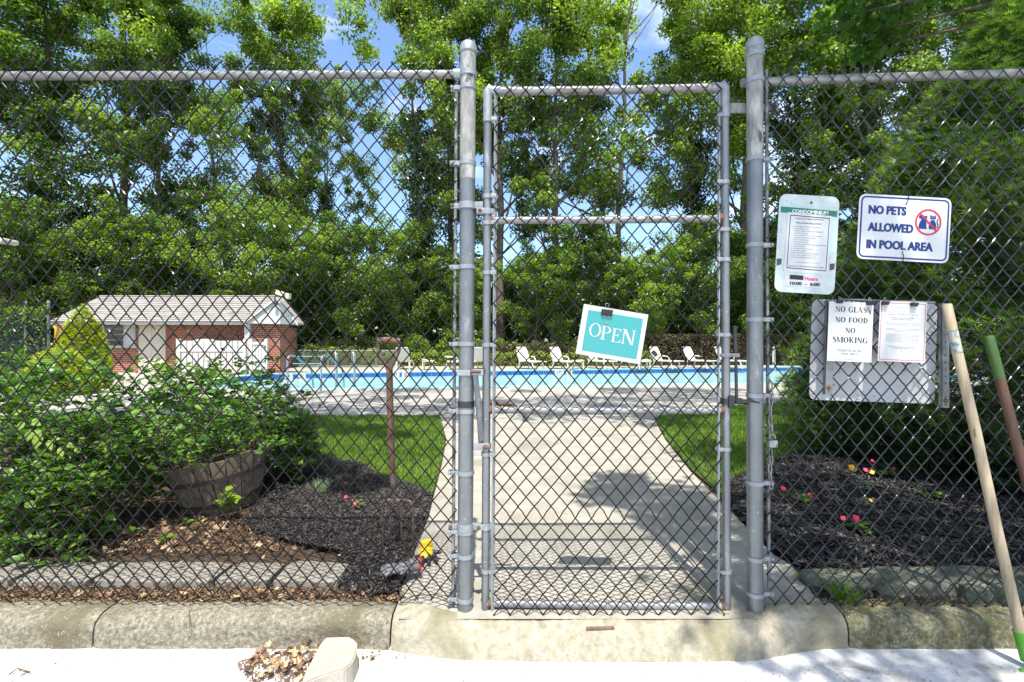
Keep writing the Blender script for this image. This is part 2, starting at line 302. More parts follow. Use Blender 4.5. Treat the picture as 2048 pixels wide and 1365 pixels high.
# water
m, N, Lk = newmat('pool_water'); out = N.new('ShaderNodeOutputMaterial'); b = N.new('ShaderNodeBsdfPrincipled'); Lk(b.outputs[0], out.inputs[0])
b.inputs['Base Color'].default_value = (.62, .95, .97, 1); b.inputs['Roughness'].default_value = .06; b.inputs['Transmission Weight'].default_value = 1; b.inputs['IOR'].default_value = 1.33
g = N.new('ShaderNodeTexCoord'); mp_ = N.new('ShaderNodeMapping'); mp_.inputs['Scale'].default_value = (.5, 1.2, 1); Lk(g.outputs['Object'], mp_.inputs[0])
n6 = noise_node(N, Lk, 2.2, 4, .6, mp_.outputs[0], .5); bu = N.new('ShaderNodeBump'); bu.inputs['Strength'].default_value = .5; bu.inputs['Distance'].default_value = .06; Lk(n6.outputs[0], bu.inputs['Height']); Lk(bu.outputs[0], b.inputs['Normal']); M['water'] = m
M['leaf_tree'] = leafmat('tree_leaves', (.042, .095, .013), (.135, .22, .026), (.34, .45, .06), .48)
M['leaf_dark'] = leafmat('dark_tree_leaves', (.030, .074, .012), (.085, .16, .02), (.25, .36, .045), .46)
M['leaf_bright'] = leafmat('bright_leaves', (.06, .125, .016), (.18, .275, .034), (.38, .49, .07), .50)
M['leaf_ivy'] = leafmat('ivy_leaves', (.014, .042, .008), (.040, .09, .014), (.12, .21, .03), .3)
M['leaf_shrub'] = leafmat('shrub_leaves', (.022, .07, .010), (.07, .165, .022), (.19, .33, .045), .32, .38, .1, .55)
M['leaf_vine'] = leafmat('vine_leaves', (.16, .26, .03), (.24, .36, .05), (.30, .42, .07), .35, .45, .1)
M['leaf_maple'] = leafmat('maple_leaves', (.035, .10, .012), (.07, .17, .02), (.12, .25, .03), .45)
M['conifer'] = leafmat('evergreen_needles', (.025, .065, .016), (.085, .165, .035), (.22, .34, .06), .3, .55, .1)
M['gold'] = leafmat('golden_conifer_needles', (.24, .30, .02), (.42, .50, .04), (.55, .58, .06), .3, .6, .1)
M['hedge_gold'] = leafmat('yellow_green_hedge_leaves', (.07, .12, .012), (.19, .27, .03), (.33, .38, .05), .3, .55, .1)
M['hedge_brown'] = leafmat('brown_hedge_leaves', (.05, .03, .015), (.11, .075, .03), (.10, .12, .03), .15, .7, .1)
M['grass'] = leafmat('grass_blades', (.05, .11, .012), (.13, .25, .022), (.30, .40, .06), .3, .5, 0)
M['dead'] = leafmat('dead_leaves', (.09, .05, .03), (.27, .16, .085), (.50, .37, .22), .12, .75, .3)
M['chips'] = leafmat('mulch_chips', (.009, .0072, .0065), (.024, .0195, .0175), (.095, .082, .072), 0.0, .6, 0, .5)
M['silver_leaf'] = leafmat('grey_green_leaves', (.10, .16, .09), (.20, .28, .16), (.34, .42, .28), .2, .6, 0)
M['petal_red'] = plain('pink_red_petals', (.72, .03, .10), .5)
M['petal_yellow'] = plain('yellow_orange_petals', (.80, .42, .02), .5)

# ---------------------------------------------------------------- the setting: ground, street, kerbs, path, deck, lawns
def sheet(name, loops, mat, z=0.0, thick=0.0):
    mb = MB(); flat = [Vector((p[0], p[1], 0)) for lp in loops for p in lp]
    tr = tessellate_polygon([[Vector((p[0], p[1], 0)) for p in lp] for lp in loops]); fs = []
    for t in tr:
        a, b, c = [flat[i] for i in t]
        fs.append(tuple(t) if (b - a).cross(c - a).z > 0 else tuple(t[::-1]))
    mb.add([(p.x, p.y, z) for p in flat], fs)
    return tag(mb.build(name, mat, origin=(0, 0, 0)), kind='structure')
def gp(*pts): return [tuple(G(x, y)[:2]) for x, y in pts]
def inpoly(p, poly):
    x, y = p[:, 0], p[:, 1]; c = np.zeros(len(p), bool); n = len(poly)
    for i in range(n):
        x1, y1 = poly[i]; x2, y2 = poly[(i + 1) % n]
        m_ = (y1 > y) != (y2 > y)
        with np.errstate(divide='ignore', invalid='ignore'): xi = (x2 - x1) * (y - y1) / (y2 - y1) + x1
        c ^= m_ & (x < xi)
    return c
def fill(poly, n, holes=()):
    A = np.array(poly); lo, hi = A.min(0), A.max(0); out = np.zeros((0, 2))
    while len(out) < n:
        q = rng.uniform(lo, hi, (n * 2, 2)); k = inpoly(q, poly)
        for h in holes: k &= ~inpoly(q, h)
        out = np.vstack([out, q[k]])
    return out[:n]

POOL = [(-6.5, 13.3), (0.0, 14.15), (5.0, 14.85), (9.5, 15.5), (16, 16.4), (17.5, 18), (17, 25.2), (8.4, 23.3), (0.5, 21.7), (-4.0, 20.75), (-9.4, 19.6), (-10.3, 18.4), (-10.3, 16.6), (-9.6, 15.0), (-8.4, 13.7)]
DECK = gp((300, 832), (520, 832.5), (880, 832), (1045, 846), (1200, 846), (1308, 836), (1370, 822), (1450, 812), (1620, 804.5), (1900, 797), (2300, 790)) + [(26, 28), (4, 25.6), (-14, 25.2), (-18, 22), (-18, 8.6)]
PATHP = gp((797, 1203), (803, 1180), (835, 1091), (857, 1038), (868, 994), (884, 930), (893, 880), (880, 832), (1045, 846), (1200, 846), (1308, 836), (1314, 850), (1330, 880), (1380, 943), (1440, 1003), (1549, 1112), (1571, 1124), (1588, 1137), (1600, 1150), (1634, 1203), (1634, 1240), (797, 1240))
PATHP = [(x, max(y, 2.30)) for x, y in PATHP]
BIG = 900
sheet('ground', [[(-BIG, 2.46), (BIG, 2.46), (BIG, BIG), (-BIG, BIG)], [(x, y) for x, y in POOL]], M['soil'], -0.014)
sheet('pool_deck', [DECK, POOL], M['deck'], 0.0)
path = sheet('path', [PATHP], M['concrete'], 0.004)
sheet('street', [[(-60, -60), (60, -60), (60, 2.36), (-60, 2.36)]], M['white_road'], -0.134)
sheet('far_street', [[(-BIG, -BIG), (BIG, -BIG), (BIG, 2.46), (-BIG, 2.46)]], M['soil'], -0.15)

# kerb pieces: a swept strip whose profile changes along x (upright kerb -> dropped kerb at the gate)
def smooth(a, b, x): t = min(1, max(0, (x - a) / (b - a))); return t * t * (3 - 2 * t)
def prof(x):
    t = smooth(-.74, -.20, x) * (1 - smooth(1.06, 1.58, x))         # 0 upright, 1 dropped
    hump = .018 * math.exp(-((x + .42) / .16) ** 2) + .02 * math.exp(-((x - 1.42) / .2) ** 2)
    bulge = .018 * math.sin(math.pi * min(1, max(0, (x + .3) / 1.7))) * t
    up = [(2.47, -.03), (2.468, .004), (2.44, .012), (2.37, .012), (2.335, .006), (2.312, -.012), (2.300, -.035), (2.295, -.07), (2.292, -.105), (2.288, -.134), (2.285, -.15)]
    dn = [(2.40, -.03), (2.36, .001), (2.33, .000), (2.305, -.004), (2.290, -.010), (2.278, -.024), (2.258, -.048), (2.238, -.078), (2.222, -.108), (2.210, -.134), (2.205, -.15)]
    return [(a[0] * (1 - t) + (b[0] - bulge) * t, a[1] * (1 - t) + b[1] * t + hump * (1 if 0 < i < 8 else 0)) for i, (a, b) in enumerate(zip(up, dn))]
def kerb_piece(x0, x1, mat, gap=.009):
    pr0 = prof(x0); nx = max(6, int((x1 - x0) / .02)); vs = []; fs = []
    K = 34
    for i in range(nx + 1):
        x = x0 + gap / 2 + (x1 - x0 - gap) * i / nx; pr = prof(x)
        for j in range(K + 1):
            u = j / K * (len(pr) - 1); a = min(int(u), len(pr) - 2); f = u - a
            y = pr[a][0] * (1 - f) + pr[a + 1][0] * f; z = pr[a][1] * (1 - f) + pr[a + 1][1] * f
            nse = noise.noise(Vector((x * 5, y * 5 + z * 5, 1))) * .008 + noise.noise(Vector((x * 45, y * 45, z * 45))) * .0062
            e = min(i, nx - i); ro = .006 * math.exp(-e * .9)
            vs.append((x, y + nse * .7 + ro * (1 if j > 4 else 0), z + nse - ro))
    for i in range(nx):
        for j in range(K):
            a = i * (K + 1) + j; fs.append((a, a + 1, a + K + 2, a + K + 1)[::-1])
    fs.append(tuple(range(K + 1))[::-1]); fs.append(tuple(nx * (K + 1) + j for j in range(K + 1)))
    return tag(MB().add(vs, fs).build('kerb', mat, smooth=True), kind='structure')
def kx(px): return (px - CX) * 2.30 / F
for a, b, mt in [(-9.0, kx(-330), 'kerb'), (kx(-330), kx(186), 'kerb'), (kx(186), kx(782), 'kerb'), (kx(782), kx(1697), 'ramp'), (kx(1697), kx(2215), 'kerb_moss'), (kx(2215), 8, 'kerb_moss')]:
    kerb_piece(a, b, M[mt])

# lawns: soil sheet + blades
LAWN_L = gp((330, 833), (520, 833.5), (879, 833.5), (890, 880), (881, 930), (865, 992), (835, 977), (757, 952), (723, 930), (640, 914), (560, 890), (430, 885), (330, 885))
LAWN_R = gp((1310, 838), (1372, 824), (1450, 814), (1620, 806), (1760, 802), (1860, 800), (1800, 850), (1720, 858), (1640, 885), (1600, 905), (1540, 925), (1470, 955), (1440, 990), (1383, 941), (1333, 879), (1316, 850))
tag(sheet('lawn', [LAWN_L], M['lawn_soil'], 0.006), kind='structure'); tag(sheet('lawn', [LAWN_R], M['lawn_soil'], 0.006), kind='structure')
def grass(poly, n, label):
    p = fill(poly, n); nn = len(p)
    h = rng.uniform(.025, .06, nn); d = p[:, 1]; w = .0035 + .0011 * d * rng.uniform(.7, 1.2, nn)
    lean = rng.normal(size=(nn, 3)) * .38; lean[:, 2] = 1
    R = frames_dir(lean, rvec(nn))
    pos = np.column_stack([p, np.full(nn, .004)])
    tv = [(-.5, 0, 0), (.5, 0, 0), (.28, .6, .06), (-.28, .6, .06), (0, 1, .2)]
    big = np.array([noise.noise(Vector((x * 1.3, y * 1.3, 0))) for x, y in p[:, :2]])
    t = np.clip(.5 + .3 * big + rng.normal(size=nn) * .18, 0, 1)
    me = scatter('grass', tv, [(0, 1, 2, 3), (3, 2, 4)], pos, R, np.column_stack([w, h, h]), t)
    tag(link('grass', me, M['grass']), label, 'grass', kind='stuff')
grass(LAWN_L, 60000, 'short sunlit green lawn grass left of the path behind the fork')
grass(LAWN_R, 60000, 'short shaded green lawn grass right of the path')

# mulch beds
MULCH_L = gp((545, 897), (640, 914), (723, 930), (757, 952), (835, 977), (865, 992), (857, 1038), (835, 1091), (803, 1180), (797, 1196), (700, 1196), (676, 1180), (680, 1112), (560, 1085), (478, 1055), (520, 990), (530, 930))
MULCH_R = gp((1470, 957), (1540, 927), (1600, 907), (1640, 887), (1720, 860), (1800, 852), (1870, 840), (2400, 840), (2500, 1195), (1636, 1195), (1600, 1150), (1588, 1137), (1571, 1124), (1549, 1112), (1440, 1003))
def mound(name, poly, mat, amp, base=.006):
    A = np.array(poly); lo, hi = A.min(0), A.max(0); st = .05; nx = int((hi[0] - lo[0]) / st) + 2; ny = int((hi[1] - lo[1]) / st) + 2
    gx, gy = np.meshgrid(lo[0] + np.arange(nx) * st, lo[1] + np.arange(ny) * st, indexing='ij'); P2 = np.column_stack([gx.ravel(), gy.ravel()])
    ins = inpoly(P2, poly)
    z = np.array([base + amp * (.5 + .5 * noise.noise(Vector((x * 2.5, y * 2.5, 3)))) + .012 * noise.noise(Vector((x * 14, y * 14, 5))) for x, y in P2])
    idx = np.arange(nx * ny).reshape(nx, ny); fs = []
    for i in range(nx - 1):
        for j in range(ny - 1):
            q = (idx[i, j], idx[i + 1, j], idx[i + 1, j + 1], idx[i, j + 1])
            if ins[list(q)].sum() >= 3: fs.append(tuple(int(a) for a in q))
    z = np.where(ins, z, -.01)
    o = MB().add(np.column_stack([P2, z]), fs).build(name, mat, smooth=True, origin=(0, 0, 0)); return tag(o, kind='structure')
mound('mulch_bed', MULCH_L, M['mulch'], .03); mound('mulch_bed', MULCH_R, M['mulch'], .05)
CHIP = ([(-.5, -.12, 0), (.5, -.07, .03), (.42, .10, .05), (-.45, .14, .02), (-.3, 0, .14), (.28, .02, .16)], [(0, 1, 5, 4), (1, 2, 5), (2, 3, 4, 5), (3, 0, 4)])
def chips(name, poly, n, mat, label, s=(.02, .06), amp=.05, base=.008, tint=(.35, .22), tpl=CHIP):
    p = fill(poly, n); nn = len(p)
    z = np.array([base + amp * (.5 + .5 * noise.noise(Vector((x * 2.5, y * 2.5, 3)))) for x, y in p]) + rng.uniform(0, .014, nn)
    nm = rng.normal(size=(nn, 3)) * .45; nm[:, 2] = 1
    me = scatter(name, tpl[0], tpl[1], np.column_stack([p, z]), frames(nm, rng.uniform(0, 6.28, nn)), rng.uniform(s[0], s[1], nn), np.clip(rng.normal(tint[0], tint[1], nn), 0, 1))
    return tag(link(name, me, mat), label, 'ground cover', kind='stuff')
chips('mulch_chips', MULCH_L, 24000, M['chips'], 'loose black mulch chips heaped round the garden fork', (.011, .036), amp=.03, tint=(.5, .27))
chips('mulch_chips', MULCH_R, 42000, M['chips'], 'loose dark mulch chips in the flower bed right of the gate', (.02, .06), tint=(.38, .28))

# ---------------------------------------------------------------- chain-link fence and gate
FY = 2.39
def fx(px, d=FY): return (px - CX) * d / F
def fz(py, d=FY): return EYE - (py - CY) * d / F
def chain_mesh(x0, n, px, z0, z1, pz, y=FY, r=.0033, bend=None, seed=0, zedge=None):
    """woven chain link: each wire a flattened spiral, '/' runs in front and '\\' runs behind"""
    mb = MB(); rr = random.Random(seed); hz = pz / 2; rows = int(round((z1 - z0) / hz))
    for k in range(n):
        xc = x0 + (k + .5) * px; ph = k % 2; pts = []
        for j in range(rows + 1):
            right = (j + ph) % 2 == 0; ex = px / 2 + r * .55; zb = z0 + j * hz
            pts.append(Vector((xc + (ex if right else -ex), 0, zb)))
            if j < rows:
                yy = -.0045 if not right else .0045                     # '/' (from left extreme up to right) in front
                s0, s1 = (-ex, ex) if not right else (ex, -ex)
                for f, g_, w in ((.13, .15, .75), (.5, .5, 1.15), (.87, .85, .75)):
                    pts.append(Vector((xc + s0 + (s1 - s0) * g_, yy * w, zb + hz * f)))
        # knuckled ends: short twisted hooks
        e = Vector((.006 if rr.random() > .5 else -.006, .007, .013)); pts.append(pts[-1] + e); b = Vector((e.x, .007, -.013)); pts.insert(0, pts[0] + b)
        out = []
        for p in pts:
            nx_ = noise.noise(Vector((p.x * 2.1 + xc * 3, p.z * 2.3, seed))) * .004 + noise.noise(Vector((xc * 31, p.z * 15, seed))) * .0014
            nz_ = noise.noise(Vector((xc * 2.3, p.z * 2.1, seed + 9))) * .005
            q = Vector((p.x + nx_, y + p.y + noise.noise(Vector((xc * 1.7, p.z * 1.5, seed + 4))) * .008, p.z + nz_))
            if bend: q = bend(q)
            out.append(q)
        mb.tube(out, r, 5, cap=False)
    return mb
def half_ring(mb, c, r, h, n=20, t=.0035):       # a clamp band round a vertical pipe
    mb.lathe(c, [(r, -h / 2), (r + t, -h / 2), (r + t, h / 2), (r, h / 2)], n)
def bolt(mb, c, r=.008, l=.02, ax=(0, -1, 0)):
    mb.lathe(c, [(0.0001, l), (r * .6, l), (r, l * .6), (r, 0)], 8, ax)

def terminal_post(parent, top, bot, r, bands, side, caplab, upper_y, ears=True):
    """post, cap, tension bands with an ear towards the fabric (side = -1 or 1)"""
    t, b = Vector(top), Vector(bot)
    def at(z): f = (z - b.z) / (t.z - b.z); return b.lerp(t, f)
    zs = fz(upper_y)
    MB().tube([b - Vector((0, 0, .12)), b, at((b.z + zs) / 2), at(zs)], r, 28).build('post', M['galv'], parent, True)
    MB().tube([at(zs), at(zs + .3), t], r + .0008, 28).build('post_sleeve', M['galv_old'], parent, True)
    MB().lathe(t, [(r + .0015, -.03), (r + .005, -.028), (r + .005, .002), (r * .95, .016), (r * .65, .027), (r * .3, .032), (.0001, .033)], 28).build('post_cap', M['band'], parent, True)
    for py in bands:
        c = at(fz(py)); m_ = MB(); half_ring(m_, c, r + .001, .020)
        o = m_.build('tension_band', M['band'], parent, True)
        if ears:
            m2 = MB(); m2.bbox(c + Vector((side * (r + .022), -.012, 0)), (.056, .005, .020), .0015)
            m2.bbox(c + Vector((side * (r + .022), .012, 0)), (.056, .005, .020), .0015); m2.build('band_ear', M['band'], o)
            m3 = MB(); bolt(m3, c + Vector((side * (r + .040), -.014, 0)), .0085, .010); m3.tube([c + Vector((side * (r + .040), -.014, 0)), c + Vector((side * (r + .040), .02, 0))], .0035, 6)
            m3.build('bolt', M['band'], o, True)
    return at

fl = empty('chain_link_fence', (fx(932), FY, 0), 'black chain link fence panel with silver post left of the gate', 'fence', 'chain link fence panels beside the gate')
R_POST = .0385
atL = terminal_post(fl, P(936.5, 96, FY), P(930, 1218, FY), R_POST, [178, 328, 535, 688, 822, 945, 1062, 1110, 1197], -1, '', 360)
MB().lathe(atL(fz(150)), [(R_POST + .001, -.013), (R_POST + .006, -.013), (R_POST + .006, .013), (R_POST + .001, .013)], 28).build('rail_band', M['band'], fl, True)
MB().tube([P(-470, 153, FY + .02), P(0, 152.5, FY + .02), P(500, 151, FY + .02), P(918, 149, FY + .01)], .0205, 16).build('top_rail', M['rail'], fl, True)
MB().lathe(P(915, 149.5, FY + .005), [(.0205, -.02), (.027, -.018), (.027, .014), (.020, .02)], 16, (1, 0, 0)).build('rail_end_cup', M['band'], fl, True)
MB().tube([P(913, 150, FY), P(909, 700, FY), P(906, 1199, FY)], .0085, 8).build('tension_bar', M['bar'], fl)
MB().lathe(atL(fz(808)), [(R_POST + .0006, -.016), (R_POST + .003, -.014), (R_POST + .003, .014), (R_POST + .0006, .016)], 28).build('black_band', M['black'], fl, True)
ncell = 92; xr = fx(910); pxl = .0787 / 2
def bend_l(q):
    t = smooth(-.6, -2.2, q.x) if q.x < -.6 else 0
    return Vector((q.x, q.y + .02, q.z - .0 + .008 * math.sin(q.x * 2.2)))
mbl = chain_mesh(xr - ncell * pxl + .006, ncell, pxl, fz(1192), fz(133), .0975, FY - .03, seed=3, bend=bend_l)
tag(mbl.build('wire_mesh', M['vinyl'], fl, True))
for x_ in (-3.9,):
    MB().tube([(x_, FY + .045, -.1), (x_, FY + .045, 2.66)], .03, 16).build('line_post', M['galv'], fl, True)

fr_ = empty('chain_link_fence', (fx(1512), FY, 0), 'shaded chain link fence panel carrying the signs right of the gate', 'fence', 'chain link fence panels beside the gate')
PR_Y = 2.37
atR = terminal_post(fr_, P(1509.5, 88, PR_Y), P(1510, 1228, PR_Y), .0375, [323, 493, 640, 790, 963, 1112, 1182], 1, '', 320)
for py in (112, 163):
    MB().lathe(atR(fz(py, PR_Y)), [(.0385, -.011), (.043, -.011), (.043, .011), (.0385, .011)], 28).build('rail_band', M['band'], fr_, True)
MB().tube([P(1484, 166, FY + .03), P(1700, 158, FY + .03), P(2048, 147, FY + .03), P(2650, 128, FY + .03)], .0215, 16).build('top_rail', M['rail'], fr_, True)
MB().tube([P(1533, 140, FY), P(1535, 700, FY), P(1538, 1180, FY)], .0085, 8).build('tension_bar', M['bar'], fr_)
nr = 84; pxr = .0818 / 2
mbr = chain_mesh(fx(1533), nr, pxr, fz(1208), fz(135), .0995, FY - .005, r=.0034, seed=11)
mbr.build('wire_mesh', M['vinyl_grey'], fr_, True)
MB().tube([(4.6, FY + .05, -.1), (4.6, FY + .05, 2.75)], .03, 16).build('line_post', M['galv'], fr_, True)

# gate
gt = empty('gate', (fx(1214), FY, 0), 'closed chain link gate with tubular steel frame across the concrete path', 'gate')
sl_t, sl_b = P(975.5, 183, FY), P(971, 1214, FY); sr_t, sr_b = P(1449, 176, FY), P(1453.5, 1222, FY)
def sl_at(py): f = (py - 183) / (1214 - 183); return sl_t.lerp(sl_b, f)
def sr_at(py): f = (py - 176) / (1222 - 176); return sr_t.lerp(sr_b, f)
MB().tube([sl_t, sl_at(700), sl_b + Vector((0, 0, -.005))], .0205, 20).build('stile', M['galv'], gt, True)
MB().tube([sr_t, sr_at(700), sr_b], .0205, 20).build('stile', M['galv'], gt, True)
for py0, py1, r_ in ((183, 176, .0205), (441, 437, .0185), (820, 821, .0185), (1206, 1213, .0195)):
    a, b = sl_at(py0), sr_at(py1); mid = (a + b) / 2 + Vector((0, 0, -.004))
    MB().tube([a, mid, b], r_, 16).build('rail', M['rail'], gt, True)
for c, dx in ((sl_t, 1), (sr_t, -1)):
    m_ = MB(); m_.tube([c + Vector((0, 0, -.15)), c + Vector((0, 0, .0)), c + Vector((dx * .006, 0, .012)), c + Vector((dx * .02, 0, .0)), c + Vector((dx * .07, 0, 0))], [.0235, .0238, .0238, .0238, .0235], 16)
    m_.build('corner_elbow', M['band'], gt, True)
for c in (sl_at(441), sl_at(820), sl_at(1206), sr_at(437), sr_at(821), sr_at(1213)):
    MB().lathe(c + Vector((.019 if c.x < .3 else -.019, 0, 0)), [(.0235, -.006), (.0235, .006), (.0195, .012)], 14, (1 if c.x < .3 else -1, 0, 0)).build('weld_collar', M['rust'], gt, True)
MB().bbox((0, 0, 0), (.001, .001, .001))
def flatbar(p0, p1, w, t, mat, par, name='tension_bar'):
    d = (p1 - p0); q = Vector((0, 0, 1)).rotation_difference(d.normalized()).to_matrix()
    m_ = MB(); m_.bbox((p0 + p1) / 2, (w, t, d.length), .001, q); return m_.build(name, mat, par)
flatbar(P(992, 190, FY - .012), P(985, 1230, FY - .02), .019, .006, M['bar_light'], gt)
flatbar(P(1438, 170, FY - .012), P(1436, 1246, FY - .03), .013, .007, M['bar_light'], gt)
for py in (242, 394, 447, 546, 690, 908, 1141):
    c = sl_at(py); m_ = MB(); half_ring(m_, c, .0212, .019); m_.bbox(c + Vector((.032, -.021, 0)), (.030, .005, .019), .001); m_.bbox(c + Vector((.032, .014, 0)), (.030, .005, .019), .001)
    m_.build('tension_band', M['band'], gt, True)
for py in (233, 366, 460, 520, 670, 898, 1142):
    c = sr_at(py); m_ = MB(); half_ring(m_, c, .0212, .018); m_.bbox(c + Vector((-.034, -.021, 0)), (.030, .005, .018), .001); m_.bbox(c + Vector((-.034, .014, 0)), (.030, .005, .018), .001)
    m_.build('tension_band', M['band'], gt, True)
def bend_g(q):
    if q.z < .16:
        f = (.16 - q.z) / .2; q = Vector((q.x, q.y - .05 * f * f, q.z + .02 * f))
    q.z += .012 * (1 - ((q.x - .45) / .6) ** 2) * (-1 if q.z < .5 else 0)
    return q
ng = 28; gx0, gx1 = fx(988), fx(1438)
mbg = chain_mesh(gx0, ng, (gx1 - gx0) / ng, fz(1240), fz(167), .0965, FY - .027, seed=21, bend=bend_g)
mbg.build('wire_mesh', M['vinyl'], gt, True)
# hinges: band on the post + arm to a clamp on the stile
def hinge(py, py2, par):
    c = atL(fz(py)); s_ = sl_at(py2); m_ = MB(); half_ring(m_, c, R_POST + .002, .034); m_.bbox(c + Vector((-.058, -.006, 0)), (.05, .008, .026), .002)
    m_.bbox(c + Vector((R_POST + .018, -.012, .002)), (.045, .010, .034), .002)
    h = m_.build('hinge', M['band'], par, True)
    m2 = MB(); half_ring(m2, s_, .022, .030); m2.bbox(s_ + Vector((-.032, -.012, 0)), (.042, .024, .030), .004); m2.bbox(s_ + Vector((.032, -.010, 0)), (.030, .012, .024), .003); m2.build('hinge_clamp', M['band'], h, True)
    m3 = MB(); bolt(m3, s_ + Vector((-.035, -.024, 0)), .010, .012); bolt(m3, c + Vector((-.075, -.010, 0)), .009, .012)
    m3.tube([c + Vector((.03, 0, -.022)), c + Vector((.065, 0, -.022))], .006, 8); m3.build('bolt', M['rust'], h, True)
hinge(413, 424, gt); hinge(1052, 1052, gt)
# gate closer: bracket on the post, flat bar hanging down, clamp on the stile
cl = MB(); c = atL(fz(745)); cl.bbox(c + Vector((-.010, -.040, 0)), (.066, .008, .028), .002); cl.bbox(c + Vector((.058, -.030, .002)), (.058, .012, .030), .002)
clo = cl.build('closer_bracket', M['bar_light'], gt)
m3 = MB(); m3.tube([c + Vector((.018, -.034, .004)), c + Vector((.075, -.034, .004))], .0085, 8); m3.build('bolt', M['rust'], clo, True)
flatbar(P(951, 752, FY - .03), P(963, 882, FY - .02), .028, .010, M['galv'], gt, 'closer_bar')
flatbar(P(958, 830, FY - .015), P(962, 900, FY - .012), .022, .008, M['galv'], gt, 'closer_bar')
flatbar(P(955, 770, FY - .01), P(970, 860, FY - .0), .010, .008, M['galv'], gt, 'closer_bar')
m_ = MB(); s_ = sl_at(892); half_ring(m_, s_, .022, .028); m_.bbox(s_ + Vector((-.026, -.022, 0)), (.072, .006, .036), .002); k_ = m_.build('closer_clamp', M['bar_light'], gt, True)
m3 = MB(); bolt(m3, s_ + Vector((-.004, -.025, -.002)), .013, .01); m3.tube([s_ + Vector((-.014, -.03, 0)), s_ + Vector((.018, -.03, -.003))], .007, 8); m3.build('bolt', M['rust'], k_, True)
# rusty rod and hanging plate behind the lower rail
MB().tube([P(957, 806, FY + .03), P(1010, 809, FY + .035), P(1035, 815, FY + .04)], .0095, 10).build('rusty_rod', M['rust'], gt, True)
m_ = MB(); m_.bbox(P(1050, 833, FY + .02), (.026, .004, .058), .001); m_.build('hanging_plate', M['galv'], gt)
# latch: fork latch, lift rod with black grip
lat = MB(); half_ring(lat, sr_at(803), .022, .03); lat.bbox(sr_at(803) + Vector((.016, -.02, 0)), (.03, .03, .060), .004); lat.bbox(P(1477, 802, FY - .03), (.030, .02, .028), .003)
lat.tube([P(1470, 800, FY - .03), P(1500, 802, FY - .05), P(1519, 806, FY - .055)], .0055, 8); lat.tube([P(1470, 806, FY - .01), P(1500, 808, FY - .0), P(1512, 808, FY + .045)], .0055, 8)
lat.build('latch', M['black'], gt, True)
MB().tube([P(1471.5, 700, FY - .01), P(1473, 802, FY - .02)], .0075, 10).build('latch_rod', M['black'], gt, True)
MB().tube([P(1469.5, 652, FY - .01), P(1471.5, 705, FY - .01)], .0115, 14).build('latch_grip', M['black'], gt, True)
m_ = MB(); m_.bbox(P(1459, 711, FY - .018), (.100, .010, .020), .002); m_.bbox(P(1459, 711, FY + .022), (.06, .010, .020), .002); bolt(m_, P(1445, 712, FY - .025), .007, .01); bolt(m_, P(1465, 712, FY - .025), .007, .01); m_.build('rod_bracket', M['galv'], gt)
# white flaked stop plate at the top right, bolted to the stile and ending behind the post
m_ = MB(); m_.bbox(P(1478, 217, FY + .02), (.10, .012, .050), .003); m_.build('stop_plate', M['galv_old'], gt)
m_ = MB(); m_.bbox(P(1530, 216, FY + .06), (.075, .012, .034), .003); m_.bbox(P(1549, 217, FY + .045), (.010, .055, .066), .002); m_.build('stop_hook', M['galv'], fr_)

# chain and padlock hanging at the right post
ch = empty('chain', (fx(1542), FY, fz(770)), 'short galvanised chain hanging beside the right gate post', 'chain')
ys = [772, 787, 803, 820, 838, 855, 871]; 
def link_mesh(c, turn, tilt, par, s=1.0):
    pts = []
    for k in range(14):
        a = 2 * math.pi * k / 14; u = math.cos(a) * .0095; w_ = math.sin(a) * .0165 + (.007 if math.sin(a) > 0 else -.007)
        v = Vector((u, 0, w_)) * s; v = Matrix.Rotation(turn, 3, 'Z') @ v; v = Matrix.Rotation(tilt, 3, 'Y') @ v; pts.append(Vector(c) + v)
    MB().tube(pts, .0038, 6, closed=True).build('link', M['galv_old'], par, True)
for i, y_ in enumerate(ys): link_mesh(P(1541 + 1.2 * math.sin(i * 1.4), y_, FY - .02 - .004 * (i % 2)), (i % 2) * 1.45 + .25, .12 * math.sin(i * 2.1), ch)
for i, y_ in enumerate([905, 921, 938, 954, 970]): link_mesh(P(1541 + 1.5 * math.sin(i * 1.9), y_, FY - .02 - .004 * (i % 2)), (i % 2) * 1.4 + .3, .1 * math.sin(i * 1.7), ch)
m_ = MB(); m_.tube([P(1536, 772, FY - .02), P(1541, 764, FY - .03), P(1547, 770, FY - .01)], .0038, 6); m_.build('link', M['galv_old'], ch, True)
pl = empty('padlock', P(1545, 888, FY - .03), 'small steel padlock on the chain at the right gate post', 'padlock')
m_ = MB(); m_.bbox(P(1545, 888, FY - .035), (.044, .022, .036), .004); m_.build('lock_body', M['galv_old'], pl)
m_ = MB(); cpl = P(1545, 878, FY - .035); m_.tube([cpl + Vector((.014 * math.cos(a), 0, .018 * math.sin(a) + (.004 if a > 0 else 0))) for a in [math.pi * k / 8 for k in range(9)]], .0036, 8); m_.build('shackle', M['band'], pl, True)

